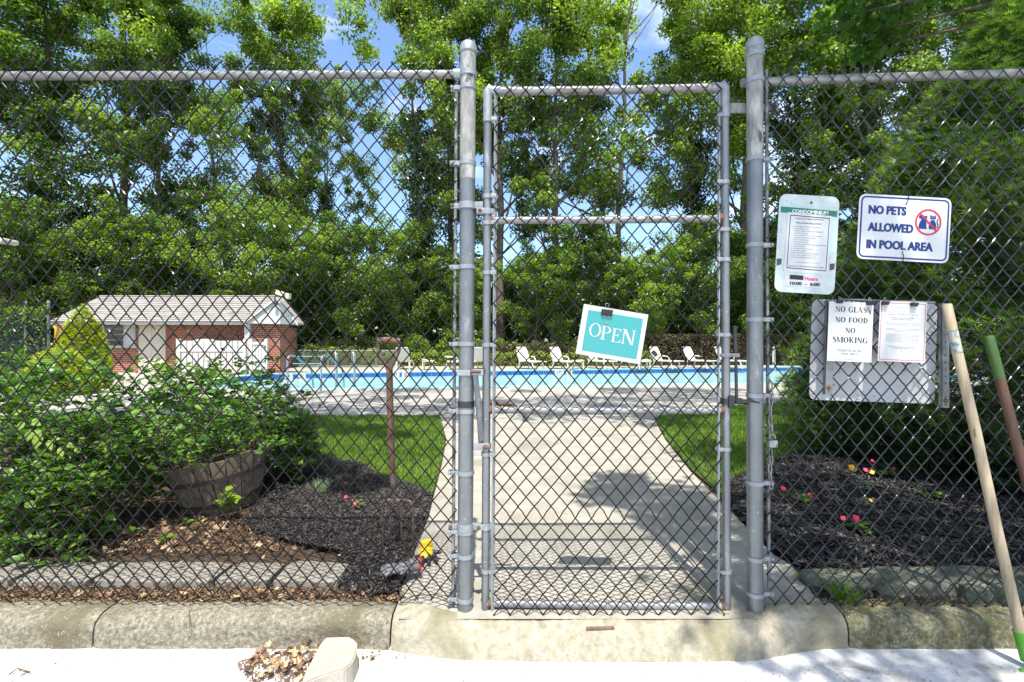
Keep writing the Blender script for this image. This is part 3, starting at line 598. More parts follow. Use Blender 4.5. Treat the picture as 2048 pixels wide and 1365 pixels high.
# ---------------------------------------------------------------- signs
def rrect(w, h, r, n=6, cx=0, cy=0):
    out = []
    for (sx, sy, a0) in ((1, 1, 0), (-1, 1, 90), (-1, -1, 180), (1, -1, 270)):
        for k in range(n + 1):
            a = math.radians(a0 + 90 * k / n); out.append((cx + sx * (w / 2 - r) + r * math.cos(a), cy + sy * (h / 2 - r) + r * math.sin(a)))
    return out
def circ(cx, cy, r, n=28, ry=None): return [(cx + r * math.cos(2 * math.pi * k / n), cy + (ry or r) * math.sin(2 * math.pi * k / n)) for k in range(n)]
def panel_root(name, tl, tr, br, bl, d, label, cat, group=None, tilt=0.0):
    q = [P(*p, d) for p in (tl, tr, br, bl)]; c = sum(q, Vector()) / 4
    U = ((q[1] - q[0]) + (q[2] - q[3])) / 2; V = ((q[0] - q[3]) + (q[1] - q[2])) / 2
    w, h = U.length, V.length; U.normalize(); N_ = Vector((0, -1, 0)); V = N_.cross(U)
    if tilt: R_ = Matrix.Rotation(tilt, 3, U); V = R_ @ V; N_ = R_ @ N_
    o = empty(name, c, label, cat, group); o.matrix_world = Matrix(((U.x, V.x, N_.x, c.x), (U.y, V.y, N_.y, c.y), (U.z, V.z, N_.z, c.z), (0, 0, 0, 1)))
    return o, w, h
def flat(name, loops, z, mat, par, t=.0004):
    return MB().plate(loops, z - t, z).build(name, mat, par, local=True)
_tc = {}
def bf(body, bold=0.0):
    if (body, bold) in _tc: return _tc[(body, bold)]
    cu = bpy.data.curves.new('t', 'FONT'); cu.body = body; cu.offset = bold; cu.resolution_u = 3; cu.fill_mode = 'FRONT'
    o = bpy.data.objects.new('t', cu); COL.objects.link(o); dg = bpy.context.evaluated_depsgraph_get(); dg.update()
    me = bpy.data.meshes.new_from_object(o.evaluated_get(dg)); v = np.zeros(len(me.vertices) * 3); me.vertices.foreach_get('co', v); v = v.reshape(-1, 3)
    fs = [tuple(p.vertices) for p in me.polygons]; bpy.data.objects.remove(o); bpy.data.curves.remove(cu); bpy.data.meshes.remove(me)
    _tc[(body, bold)] = (v, fs); return v, fs
def put(vf, cx, cy, w, h, z, mb):
    v, fs = vf; v = np.array(v, float); lo, hi = v[:, :2].min(0), v[:, :2].max(0); s = (hi - lo); s[s == 0] = 1
    x = (v[:, 0] - lo[0]) / s[0] * w - w / 2 + cx; y = (v[:, 1] - lo[1]) / s[1] * h - h / 2 + cy
    return mb.add(np.column_stack([x, y, v[:, 2] * h + z if v.shape[1] > 2 else np.full(len(x), z)]), fs)
def sans(body, cx, cy, w, h, z, mat, par, bold=.02, name='lettering', heavy=0.0):
    mb = put(bf(body, bold), cx, cy, w - 2 * heavy, h, z, MB())
    if heavy:
        for k, (dx, dy) in enumerate(((-1, 0), (1, 0), (-.5, 0), (.5, 0))): put(bf(body, bold), cx + dx * heavy, cy + dy * heavy, w - 2 * heavy, h, z + .00012 * (k + 1), mb)
    return mb.build(name, mat, par, local=True)

# hand-drawn roman capitals: cap height 1, thick stems and thin hairlines with serifs
def glyph(chn, T=.15, t=.05, S=.045):
    pl = []
    def quad(*p): pl.append(list(p))
    def stem(x, w=T, y0=0, y1=1, sb=True, st=True, e=.075):
        quad((x, y0), (x + w, y0), (x + w, y1), (x, y1))
        if sb: quad((x - e, 0), (x + w + e, 0), (x + w + e, S), (x - e, S))
        if st: quad((x - e, 1 - S), (x + w + e, 1 - S), (x + w + e, 1), (x - e, 1))
    def ring(cx, cy, rx, ry, a0, a1, th, tn, n=20):
        for k in range(n):
            a, b = [math.radians(a0 + (a1 - a0) * (k + q) / n) for q in (0, 1)]
            quad((cx + (rx - th) * math.cos(a), cy + (ry - tn) * math.sin(a)), (cx + rx * math.cos(a), cy + ry * math.sin(a)), (cx + rx * math.cos(b), cy + ry * math.sin(b)), (cx + (rx - th) * math.cos(b), cy + (ry - tn) * math.sin(b)))
    def ribbon(pts):
        L_ = []; R_ = []
        for i, (x, y, w) in enumerate(pts):
            a = pts[max(0, i - 1)]; b = pts[min(len(pts) - 1, i + 1)]; dx, dy = b[0] - a[0], b[1] - a[1]; l = math.hypot(dx, dy) or 1
            L_.append((x - dy / l * w / 2, y + dx / l * w / 2)); R_.append((x + dy / l * w / 2, y - dx / l * w / 2))
        for i in range(len(pts) - 1): quad(L_[i], R_[i], R_[i + 1], L_[i + 1])
    w = .8
    if chn == 'O': ring(.46, .5, .44, .52, 0, 360, T * 1.05, t); w = .92
    elif chn == 'N': stem(.12, t * 1.3, st=True); quad((.06, 1), (.26, 1), (.80, 0), (.66, 0)); quad((.72, 0), (.80, 0), (.80, 1), (.72, 1)); quad((.64, 1 - S), (.88, 1 - S), (.88, 1), (.64, 1)); w = .90
    elif chn == 'G': ring(.46, .5, .44, .52, 50, 335, T, t); quad((.66, .02), (.80, .10), (.80, .44), (.66, .44)); quad((.54, .42), (.88, .42), (.88, .46), (.54, .46)); quad((.74, .72), (.78, .72), (.78, 1.0), (.74, .93)); w = .90
    elif chn == 'L': stem(.1); quad((.1, 0), (.66, 0), (.70, .26), (.65, .26), (.60, t), (.1, t)); w = .73
    elif chn == 'A': quad((.40, 1.02), (.46, 1.02), (.82, 0), (.66, 0), (.38, .82)); quad((.38, .98), (.42, .98), (.14, 0), (.08, 0)); quad((.22, .30), (.62, .30), (.60, .35), (.24, .35)); quad((0, 0), (.24, 0), (.24, S), (0, S)); quad((.58, 0), (.90, 0), (.90, S), (.58, S)); w = .90
    elif chn == 'S': ribbon([(.55, .72, .03), (.53, .86, .04), (.44, .955, .06), (.31, .975, .07), (.17, .92, .10), (.11, .80, .14), (.15, .66, .16), (.30, .55, .17), (.46, .45, .17), (.56, .32, .16), (.54, .16, .13), (.44, .055, .08), (.30, .025, .06), (.15, .07, .04), (.08, .16, .04), (.06, .28, .03)]); w = .64
    elif chn == 'F': stem(.1); quad((.1, 1 - t), (.62, 1 - t), (.62, 1), (.1, 1)); quad((.58, .76), (.62, .76), (.62, 1), (.56, 1 - t)); quad((.2, .50), (.50, .50), (.50, .55), (.2, .55)); quad((.46, .40), (.50, .40), (.50, .65), (.46, .65)); w = .68
    elif chn == 'E': stem(.1); quad((.1, 1 - t), (.64, 1 - t), (.64, 1), (.1, 1)); quad((.60, .76), (.64, .76), (.64, 1), (.58, 1 - t)); quad((.2, .50), (.50, .50), (.50, .55), (.2, .55)); quad((.46, .40), (.50, .40), (.50, .65), (.46, .65)); quad((.1, 0), (.66, 0), (.70, .25), (.66, .25), (.60, t), (.1, t)); w = .75
    elif chn == 'D': stem(.1); ring(.2, .5, .62, .5, -90, 90, T, t); w = .88
    elif chn == 'P': stem(.1, st=False); quad((.02, 1 - S), (.25, 1 - S), (.25, 1), (.02, 1)); ring(.25, .73, .40, .27, -90, 90, T, t); w = .70
    elif chn == 'R': stem(.1, st=False); quad((.02, 1 - S), (.25, 1 - S), (.25, 1), (.02, 1)); ring(.25, .74, .38, .26, -90, 90, T, t); quad((.36, .50), (.50, .50), (.84, 0), (.66, 0)); w = .84
    elif chn == 'M': stem(.12, t * 1.2); quad((.06, 1), (.24, 1), (.56, .10), (.48, 0)); quad((.48, 0), (.53, .05), (.84, 1), (.79, 1)); stem(.82, T); w = 1.08
    elif chn == 'K': stem(.1); quad((.25, .40), (.33, .40), (.76, 1), (.68, 1)); quad((.36, .55), (.48, .62), (.86, 0), (.68, 0)); quad((.60, 0), (.92, 0), (.92, S), (.60, S)); quad((.60, 1 - S), (.86, 1 - S), (.86, 1), (.60, 1)); w = .92
    elif chn == 'I': stem(.1); w = .36
    elif chn == 'T': stem(.30, st=False); quad((.0, 1 - t), (.75, 1 - t), (.75, 1), (.0, 1)); quad((.0, .76), (.04, .76), (.04, 1), (.0, 1)); quad((.71, .76), (.75, .76), (.75, 1), (.71, 1)); w = .76
    elif chn == 'H': stem(.1); stem(.62); quad((.2, .48), (.65, .48), (.65, .53), (.2, .53)); w = .88
    elif chn == '!': quad((.10, .28), (.16, .28), (.21, 1), (.06, 1)); pl.append(circ(.135, .08, .07, 10)); w = .28
    elif chn == ' ': w = .42
    return pl, w
def roman(body, T=.15, gap=.06):
    vs = []; fs = []; x = 0; k = 0
    for c_ in body:
        pl, w = glyph(c_, T)
        for p in pl:
            b = len(vs); k += 1
            ar = sum(p[i][0] * p[(i + 1) % len(p)][1] - p[(i + 1) % len(p)][0] * p[i][1] for i in range(len(p)))
            if ar < 0: p = p[::-1]
            vs += [(x + a, y_, .0018 * (k % 12)) for a, y_ in p]; fs.append(tuple(range(b, b + len(p))))
        x += w + gap
    return np.array(vs), fs
def serif(body, cx, cy, w, h, z, mat, par, T=.15): return put(roman(body, T), cx, cy, w, h, z, MB()).build('lettering', mat, par, local=True)
def clip_thing(px, py, d, label, roll=0.0, s=1.0, up=True, down=True, group='binder clips holding the papers'):
    """black binder clip: folded body and two wire handles"""
    c = P(px, py, d); o = empty('binder_clip', c, label, 'binder clip', group); o.rotation_euler = (0, roll, 0)
    w, h, t = .040 * s, .019 * s, .014 * s; MBb = MB()
    MBb.add([(-w / 2, -.002, -h), (w / 2, -.002, -h), (w / 2, -t, .002), (-w / 2, -t, .002), (-w / 2, .004, -h), (w / 2, .004, -h), (w / 2, t * .8, .002), (-w / 2, t * .8, .002)],
            [(0, 1, 2, 3), (5, 4, 7, 6), (3, 2, 6, 7), (0, 3, 7, 4), (1, 5, 6, 2)])
    MBb.tube([(-w / 2, -.003, -h), (w / 2, -.003, -h)], .0016, 6); MBb.tube([(-w / 2, .004, -h), (w / 2, .004, -h)], .0016, 6); MBb.build('clip_body', M['black'], o, local=True)
    def handle(y, dz): 
        l = .026 * s; return [(-.008 * s, y, 0), (-.0045 * s, y, dz * l * .6), (-.008 * s, y, dz * l * .85), (0, y, dz * l), (.008 * s, y, dz * l * .85), (.0045 * s, y, dz * l * .6), (.008 * s, y, 0)]
    if up: MB().tube([Vector(p) + Vector((0, 0, .0)) for p in handle(t * .4, 1)], .0011, 6).build('wire_handle', M['band'], o, local=True)
    if down: MB().tube([Vector(p) + Vector((0, -.004, -h)) for p in handle(-.002, -1)], .0011, 6).build('wire_handle', M['band'], o, local=True)
    return o

# NO PETS sign
o, w, h = panel_root('pets_sign', (1719, 387), (1903, 398), (1897, 527), (1713, 518), 2.345, 'white metal sign with navy border reading NO PETS ALLOWED IN POOL AREA', 'sign')
def uv(fx_, fy_): return (fx_ - .5) * w, (.5 - fy_) * h
flat('sign_plate', [rrect(w, h, .032), circ(*uv(.505, .125), .0035, 10)], 0, M['sign_white'], o, .002)
flat('border_line', [rrect(w - .018, h - .018, .026), rrect(w - .034, h - .034, .018)[::1]], .0006, M['navy'], o)
for body, cx, cy, ww in (('NO PETS', .31, .235, .412), ('ALLOWED', .352, .50, .497), ('IN POOL AREA', .462, .765, .725)):
    sans(body, *uv(cx, cy), ww * w, .135 * h, .0009, M['navy'], o, .03, heavy=.0016)
cx, cy = uv(.757, .385); R_ = .143 * w
mb = MB(); mb.plate([rrect(.036, .040, .008, 4, cx - .026, cy - .016)], .0006, .0009)
dog = [(-.045, -.034), (-.006, -.034), (-.006, -.026), (-.009, -.020), (-.008, -.004), (-.012, .006), (-.016, .012), (-.034, .012), (-.040, .002), (-.045, -.012), (-.046, -.022)]
cat = [(.006, -.034), (.034, -.034), (.040, -.022), (.040, -.008), (.034, .004), (.031, .012), (.014, .012), (.010, .002), (.005, -.012), (.004, -.026)]
an = MB(); an.plate([[(cx + a, cy + b_) for a, b_ in dog]], .0006, .0010); an.plate([circ(cx - .026, cy + .022, .0125, 16, .011)], .0006, .0011)
an.plate([circ(cx - .041, cy + .024, .0055, 10, .008)], .0006, .0012); an.plate([circ(cx - .011, cy + .024, .0055, 10, .008)], .0006, .0012); an.plate([circ(cx - .018, cy + .0125, .006, 10, .005)], .0006, .0012)
an.build('dog_silhouette', M['navy'], o, local=True)
an = MB(); an.plate([[(cx + a, cy + b_) for a, b_ in cat]], .0006, .0010); an.plate([[(cx + a, cy + b_) for a, b_ in [(.010, .016), (.036, .016), (.037, .026), (.036, .038), (.029, .031), (.017, .031), (.010, .038), (.009, .026)]]], .0006, .0011)
an.tube([(cx + .036, cy - .030, .0010), (cx + .046, cy - .024, .0010), (cx + .048, cy - .008, .0010), (cx + .043, cy + .004, .0010), (cx + .047, cy + .018, .0010)], .0022, 6)
an.build('cat_silhouette', M['navy'], o, local=True)
an = MB(); an.plate([circ(cx + .018, cy + .024, .0018, 8)], .0011, .0014); an.plate([circ(cx + .028, cy + .024, .0018, 8)], .0011, .0014); an.build('eyes', M['sign_white'], o, local=True)
flat('prohibition_ring', [circ(cx, cy, R_, 40), circ(cx, cy, R_ - .0085, 40)], .0016, M['red_print'], o)
sl_ = MB(); q = Matrix.Rotation(math.radians(-45), 3, 'Z'); sl_.box((cx, cy, .0016), (2 * (R_ - .008), .0085, .0006), q); sl_.build('prohibition_slash', M['red_print'], o, local=True)
sans('M-75  ALUMINUM  CO  NY  1-800', *uv(.78, .965), .25 * w, .009 * h, .0006, M['ink_soft'], o, 0)
def tie(p0, p1, par): 
    a, b_ = Vector((*p0, .003)), Vector((*p1, .003)); MB().tube([a + Vector((0, 0, -.006)), a, (a + b_) / 2 + Vector((.003, 0, .004)), b_, b_ + Vector((0, 0, -.02))], .0018, 6).build('wire_tie', M['vinyl'], par, True, local=True)
tie(uv(.505, .125), uv(.525, -.02), o); tie(uv(.49, .855), uv(.50, 1.02), o)

# rules sign
o, w, h = panel_root('pool_rules_sign', (1557, 387), (1677, 395), (1671, 590), (1551, 584), 2.335, 'tall aged white sign with small printed pool rules and hours 10:00 - 6:00', 'sign')
flat('sign_plate', [rrect(w, h, .036), circ(*uv(.53, .075), .0055, 12)], 0, M['sign_aged'], o, .002)
flat('heading_band', [[uv(.03, .13), uv(.97, .145), uv(.97, .205), uv(.03, .19)][::-1]], .0006, M['dark_green'], o)
sans('CONDOMINIUM', *uv(.52, .172), .60 * w, .040 * h, .0011, M['sign_white'], o, .02, heavy=.0010)
sans('TOWN HOUSE VILLAGE', *uv(.52, .118), .74 * w, .030 * h, .0008, M['coping'], o, .015)
flat('rules_sheet', [[uv(.145, .185), uv(.885, .20), uv(.875, .80), uv(.135, .79)][::-1]], .0014, M['paper'], o, .0007)
flat('border_line', [[uv(.19, .21), uv(.85, .222), uv(.84, .765), uv(.18, .755)][::-1], [uv(.20, .218), uv(.84, .23), uv(.83, .757), uv(.19, .747)][::-1]], .0019, M['ink'], o)
sans('Town House Village Condominium', *uv(.51, .245), .46 * w, .020 * h, .0018, M['ink'], o, .01)
sans('POOL RULES & REGULATIONS', *uv(.505, .288), .42 * w, .015 * h, .0018, M['ink'], o, .02)
rules = ['1.  NO LIFEGUARD. USE POOL AT OWN RISK', '2.  POOL PASSES REQUIRED', '3.  CHILDREN UNDER 14 MUST BE ACCOMPANIED BY', '     AN ADULT OVER 18 ONLY', '4.  GUESTS REGARDLESS OF AGE MUST ACQUIRE A', '     TEMPORARY POOL PASS FOR THE DAY', '5.  NO GLASS IN POOL AREA', '6.  NO FOOD IN POOL AREA', '7.  NO SMOKING IN POOL AREA EXCEPT IN DESIGNATED', '8.  NO PETS ALLOWED', '9.  NO RUNNING OR ROUGH PLAYING', '10. NO DIVING ALLOWED', '11. ONLY SWIMSUITS ALLOWED IN THE POOL', '12. NO CAMPING, RECREATION EQUIPMENT', '13. MUST HAVE PROPER BATHING ATTIRE']
for k, s_ in enumerate(rules):
    ww = len(s_.strip()) / 47 * .56; x0 = .235 + (.03 if s_.startswith('  ') else 0)
    sans(s_.strip(), *uv(x0 + ww / 2, .325 + k * .0225), ww * w, .0095 * h, .0018, M['ink'], o, 0)
sans('POOL HOURS ARE SUBJECT TO CHANGE', *uv(.51, .69), .40 * w, .008 * h, .0018, M['ink'], o, 0); sans('DIVING POOL USE IS PROHIBITED BY ALL OTHERS', *uv(.505, .73), .58 * w, .012 * h, .0018, M['ink'], o, .01)
flat('hours_sheet', [[uv(.16, .815), uv(.87, .828), uv(.86, .94), uv(.15, .935)][::-1]], .0014, M['paper'], o, .0007)
flat('black_patch', [[uv(.24, .82), uv(.47, .823), uv(.47, .868), uv(.24, .866)][::-1]], .0020, M['ink'], o)
sans('Hours', *uv(.60, .850), .22 * w, .038 * h, .0019, M['pink_print'], o, .02, heavy=.0009); sans('10:00  -  6:00', *uv(.50, .905), .50 * w, .034 * h, .0019, M['ink'], o, .02, heavy=.0010)
for px_, py_ in ((.045, .70), (.93, .72)):
    flat('torn_sticker', [[uv(px_ - .035, py_ - .035), uv(px_ + .05, py_ - .04), uv(px_ + .045, py_ + .02), uv(px_ - .03, py_ + .035)][::-1]], .0009, M['ink_soft'], o)
flat('tape_strip', [[uv(.90, .30), uv(.925, .30), uv(.925, .62), uv(.90, .60)][::-1]], .0008, M['coping'], o); flat('tape_strip', [[uv(.06, .26), (uv(.13, .26)), uv(.12, .62), uv(.06, .62)][::-1]], .0008, M['paper'], o)
m_ = MB(); bolt(m_, Vector((*uv(.53, .075), 0)), .006, .005, (0, 0, 1)); m_.build('screw', M['rust'], o, local=True)

# white board behind the mesh with perforated angle brackets in front
o, w, h = panel_root('blank_sign_board', (1619, 599), (1868, 606), (1876, 809), (1624, 799), 2.425, 'blank spattered white board behind the chain link with two perforated brackets', 'sign')
flat('board', [rrect(w, h, .034)], 0, M['sign_back'], o, .003)
def perf(u, v0, v1, ww, par, n, zf, lean):
    holes = [circ(u + lean * (k + .5) / n - lean * .5, v0 + (v1 - v0) * (k + .5) / n, .0042, 10) for k in range(n)]
    hh = lean * .5
    m_ = MB(); m_.plate([[(u - ww / 2 - hh, v0), (u + ww / 2 - hh, v0), (u + ww / 2 + hh, v1), (u - ww / 2 + hh, v1)]] + holes, zf - .002, zf)
    m_.plate([[(u - ww / 2 - hh, v0), (u - ww / 2 - hh + .002, v0), (u - ww / 2 + hh + .002, v1), (u - ww / 2 + hh, v1)]], zf - .02, zf)
    b_ = m_.build('perforated_bracket', M['galv'], par, local=True)
    for vv in (v0 + .035, v1 - .035):
        m2 = MB(); bolt(m2, Vector((u + lean * ((vv - v0) / (v1 - v0) - .5), vv, zf)), .010, .008, (0, 0, 1)); m2.tube([(u, vv, zf), (u, vv, zf + .014)], .003, 6); m2.build('bolt', M['rust'], b_, local=True)
perf(-w / 2 + .057, -h / 2 + .035, h / 2 - .01, .038, o, 14, .060, -.004); perf(w / 2 - .006, -h / 2 - .012, h / 2 - .005, .036, o, 15, .060, -.02)
m_ = MB(); m_.tube([(-w / 2 + .10, h / 2 - .004, .05), (w / 2 - .06, h / 2 - .004, .05)], .006, 8); m_.build('hanging_bar', M['galv'], o, True, local=True)

def curled_sheet(par, w, h, mat, curl=.012, name='sheet'):
    vs = []; fs = []; nx, ny = 8, 10
    for i in range(nx + 1):
        for j in range(ny + 1):
            u, v = i / nx - .5, j / ny - .5; z = curl * ((u * 2) ** 2) * (.5 - v) + .003 * math.sin(v * 7 + u * 3); vs.append((u * w, v * h, z))
    for i in range(nx):
        for j in range(ny): a = i * (ny + 1) + j; fs.append((a, a + ny + 1, a + ny + 2, a + 1))
    return MB().add(vs, fs).build(name, mat, par, True, local=True)
o, w, h = panel_root('no_smoking_notice', (1650, 603), (1738, 607), (1752, 725), (1662, 722), 2.345, 'grey laminated notice reading NO GLASS NO FOOD NO SMOKING', 'notice', tilt=.0)
flat('sheet', [rrect(w, h, .003)], 0, M['paper'], o, .001)
for body, cx, cy, ww, hh in (('NO GLASS', .54, .125, .78, .095), ('NO FOOD', .52, .30, .72, .090), ('NO', .50, .475, .22, .088), ('SMOKING', .505, .635, .78, .098)):
    serif(body, *uv(cx, cy), ww * w, hh * h, .0008, M['ink'], o, .21)
serif('PERMITTED IN THE', *uv(.50, .815), .54 * w, .036 * h, .0008, M['ink_soft'], o); serif('POOL AREA!', *uv(.50, .87), .36 * w, .036 * h, .0008, M['ink_soft'], o)
for k in range(4): flat('printed_dot', [circ(*uv(.42 + k * .055, .965), .0022, 8)], .0008, M['ink_soft'], o)
for k, ww in enumerate((.28, .16)): sans(('Pool area rules and regulations', 'Board of Managers')[k], *uv(.26 + (ww - .28) / 2, .925 + k * .025), ww * w, .011 * h, .0008, M['ink_soft'], o, 0)
flat('rust_stain', [circ(*uv(.93, .17), .0035, 10, .011)], .0007, M['rust'], o)
o, w, h = panel_root('laminated_letter', (1752, 602), (1838, 607), (1866, 725), (1764, 722), 2.330, 'laminated typed letter with a thin red border clipped to the fence', 'notice')
flat('sheet', [rrect(w, h, .003)], 0, M['paper'], o, .001)
flat('border_line', [rrect(w - .012, h - .016, .001, 1), rrect(w - .0165, h - .0205, .001, 1)], .0008, M['red_print'], o)
txt = [(.10, .30, 'Town House Village Condominium'), (.215, .66, 'TO RESIDENTS     RULES   BOARD COUNTY NEW YORK'), (.275, .52, 'A NOTICE OF THE BOARD OF MANAGERS'), (.30, .44, 'RELATING TO THE POOL AND GROUNDS')]
y_ = .36
for par_ in (3, 3, 6):
    for k in range(par_): txt.append((y_, .70 if k < par_ - 1 else (.3 if par_ < 6 else .7), 'Whereas the pool and grounds are to be kept clean and safe for the use of all residents and guests')); y_ += .0235
    y_ += .022
txt += [(.755, .54, 'POSTED BY THE BOARD OF MANAGERS'), (.78, .34, 'OF THE CONDOMINIUM'), (.82, .05, '2024')]
for cy, ww, body in txt: sans(body, *uv(.49, cy), ww * w, .0115 * h, .0008, M['ink_soft'], o, .01)

# OPEN sign
o, w, h = panel_root('open_sign', (1169, 608), (1296, 630), (1281, 729), (1150, 708), 2.325, 'tilted teal OPEN sign with white border clipped to the gate', 'sign')
flat('clear_sleeve', [rrect(w, h, .003)], 0, M['laminate'], o, .0015)
flat('white_border', [rrect(w - .010, h - .010, .002)], .0010, M['paper'], o)
flat('teal_field', [rrect(w * .85 , h * .815, .001, 1, .002, -.002)], .0016, M['teal'], o)
for ch_, u_, v_, ww, hh in (('O', .215, .475, .185, .27), ('P', .385, .50, .145, .275), ('E', .55, .515, .14, .275), ('N', .735, .505, .20, .29)):
    serif(ch_, *uv(u_ + .02, v_), ww * w, hh * h, .0020, M['paper'], o, .13)
clip_thing(1214, 621, 2.322, 'large black binder clip on the top edge of the teal OPEN sign', math.radians(6), 1.35, group='binder clips holding the papers')
clip_thing(1311, 706, 2.35, 'empty binder clip hooked on the gate mesh beside the OPEN sign', math.radians(50), .75)
clip_thing(1680, 601, 2.335, 'binder clip on the top edge of the NO GLASS notice near its left side', .04, .7, True, False)
clip_thing(1741, 604, 2.335, 'binder clip gripping the top right corner of the NO GLASS notice', -.03, .8, True, False)
clip_thing(1771, 604, 2.320, 'binder clip at the top left of the red bordered letter', .0, .75)
clip_thing(1829, 607, 2.320, 'binder clip at the top right of the red bordered letter', .05, .75)

# ---------------------------------------------------------------- near things
# edging slabs left, between the fence and the bed
xs = [(-150, 20), (28, 176), (186, 420), (430, 536), (545, 676)]
labs = ['concrete edging slab cut by the left edge under the shrub', 'concrete edging slab second from the left, beneath the shrub', 'longest concrete edging slab, strewn with dead leaves', 'concrete edging slab fourth from the left behind the fence', 'concrete edging slab ending at the black mulch heap']
for (a, b), lab in zip(xs, labs):
    x0 = (a - CX) * 2.60 / F; x1 = (b - CX) * 2.60 / F; bm = bmesh.new(); bmesh.ops.create_cube(bm, size=1)
    bmesh.ops.subdivide_edges(bm, edges=bm.edges[:], cuts=7, use_grid_fill=True)
    for v in bm.verts:
        x = x0 + (v.co.x + .5) * (x1 - x0); y = 2.585 + (v.co.y + .5) * .23; z = -.03 + (v.co.z + .5) * .078
        n_ = noise.noise(Vector((x * 9, y * 9, z * 9))); edge = (abs(v.co.z) > .49) + (abs(v.co.y) > .49) + (abs(v.co.x) > .49)
        k = .006 * (edge - 1) if edge > 1 else 0
        v.co = Vector((x - math.copysign(k, v.co.x) + .003 * n_, y - math.copysign(k, v.co.y) + .004 * n_, z - (k if v.co.z > 0 else 0) + .007 * n_ + .012 * math.sin(a * .03) * (v.co.x)))
    mb = MB(); mb.add([v.co.copy() for v in bm.verts], [[v.index for v in f.verts] for f in bm.faces]); bm.free()
    tag(mb.build('edging_slab', M['paver'], smooth=True), lab, 'paving slab', 'concrete edging slabs along the left bed')
def rock(name, px0, px1, pyt, pyb, ht, lab, mat, grp=None, seed=0, rot=0):
    d0 = F * EYE / (pyb + 8 - CY); d1 = F * (EYE - ht) / (pyt - CY); dm = (d0 + d1) / 2; cx_ = ((px0 + px1) / 2 - CX) * dm / F; wx = (px1 - px0) * dm / F
    bm = bmesh.new(); bmesh.ops.create_cube(bm, size=1); bmesh.ops.subdivide_edges(bm, edges=bm.edges[:], cuts=9, use_grid_fill=True); vs = []
    for v in bm.verts:
        c = v.co; s_ = Vector((math.copysign(min(.5, abs(c.x)), c.x), c.y, c.z)); L8 = ((abs(c.x) * 2) ** 7 + (abs(c.y) * 2) ** 7 + (abs(c.z) * 2) ** 7) ** (1 / 7)
        s_ = c / max(L8, .6) if L8 > 0 else c
        n_ = noise.noise(Vector((c.x * 3 + seed, c.y * 3, c.z * 3))) * .10 + noise.noise(Vector((c.x * 12 + seed, c.y * 12, c.z * 9))) * .03
        s_ = s_ * (1 + n_); q = Matrix.Rotation(rot, 3, 'Z') @ Vector((s_.x * wx, s_.y * (d1 - d0), s_.z * (ht + .06)))
        vs.append(q + Vector((cx_, dm, (ht - .06) / 2)))
    fs = [[v.index for v in f.verts] for f in bm.faces]; bm.free()
    return tag(MB().add(vs, fs).build(name, mat, smooth=True), lab, 'stone', grp)
g_ = 'rough stones edging the flower bed behind the right fence'
rock('edging_stone', 1612, 1745, 1134, 1182, .07, 'small mossy edging stone nearest the gate post, behind a grass tuft', M['stone'], g_, 1)
rock('edging_stone', 1738, 1902, 1129, 1192, .09, 'long mossy edging stone in the middle of the row', M['stone'], g_, 5, .05)
rock('edging_stone', 1896, 2024, 1128, 1204, .10, 'rounded edging stone behind the pale wooden handle', M['stone'], g_, 9)
rock('edging_stone', 2034, 2200, 1130, 1196, .09, 'edging stone cut off by the right edge', M['stone'], g_, 13)

# loose pale stone block in the street
top = [(652, 1274), (700, 1273), (714, 1284), (715, 1300), (704, 1326), (690, 1338), (648, 1350), (604, 1368), (607, 1352), (640, 1288)]
vt = [P(x, y, F * (EYE + .035) / (y - CY)) for x, y in top]; c_ = sum(vt, Vector()) / len(vt); c_.z = 0; bm = bmesh.new()
tv_ = [bm.verts.new(p) for p in vt]; bv_ = [bm.verts.new(Vector((p.x, p.y, -.142)) + (Vector((p.x - c_.x, p.y - c_.y, 0)) * .03)) for p in vt]; n = len(vt)
bm.faces.new(tv_); bm.faces.new(bv_[::-1])
for i in range(n): bm.faces.new((tv_[i], bv_[i], bv_[(i + 1) % n], tv_[(i + 1) % n]))
bmesh.ops.recalc_face_normals(bm, faces=bm.faces[:]); bmesh.ops.bevel(bm, geom=bm.edges[:], offset=.006, segments=2, affect='EDGES'); bmesh.ops.triangulate(bm, faces=[f for f in bm.faces if len(f.verts) > 4]); bmesh.ops.subdivide_edges(bm, edges=bm.edges[:], cuts=2)
vs = [v.co + Vector((1, 1, 1)) * noise.noise(v.co * 40) * .0015 for v in bm.verts]; fs = [[v.index for v in f.verts] for f in bm.faces]; bm.free()
tag(MB().add(vs, fs).build('stone_block', M['block']), 'loose pale stone block lying in the white street gutter by a leaf pile', 'stone')

# long handled tools leaning on the right
s_ = empty('shovel', (P(2058, 1330, 2.18)), 'long worn pale wooden tool handle leaning on the right fence, blue band near its top', 'garden tool')
a, b = P(1893, 609, 2.335), P(2040, 1262, 2.17); 
def lerp(t): return a.lerp(b, t)
MB().tube([lerp(.16), lerp(.4) + Vector((.002, 0, 0)), lerp(.7) - Vector((.002, 0, 0)), lerp(1)], .0212, 18).build('handle', M['handle_wood'], s_, True)
MB().tube([lerp(.085), lerp(.16)], .0215, 18).build('blue_band', M['blue_tape'], s_, True)
m_ = MB(); m_.tube([lerp(0), lerp(.003), lerp(.085)], [.019, .0212, .0212], 18); m_.build('handle_end', M['handle_wood'], s_, True)
c2 = b + (b - a).normalized() * .13
MB().tube([b, c2], [.026, .022], 18).build('socket', M['lime_paint'], s_, True)
bl = MB(); c3 = c2 + (b - a).normalized() * .02; bl.bbox(c3 + Vector((.05, -.02, -.03)), (.20, .012, .10), .004, Matrix.Rotation(-.2, 3, 'Y')); bl.build('blade', M['lime_paint'], s_)
s_ = empty('rake', (P(2110, 1330, 2.2)), 'brown tool handle with a green painted top leaning at the right edge', 'garden tool')
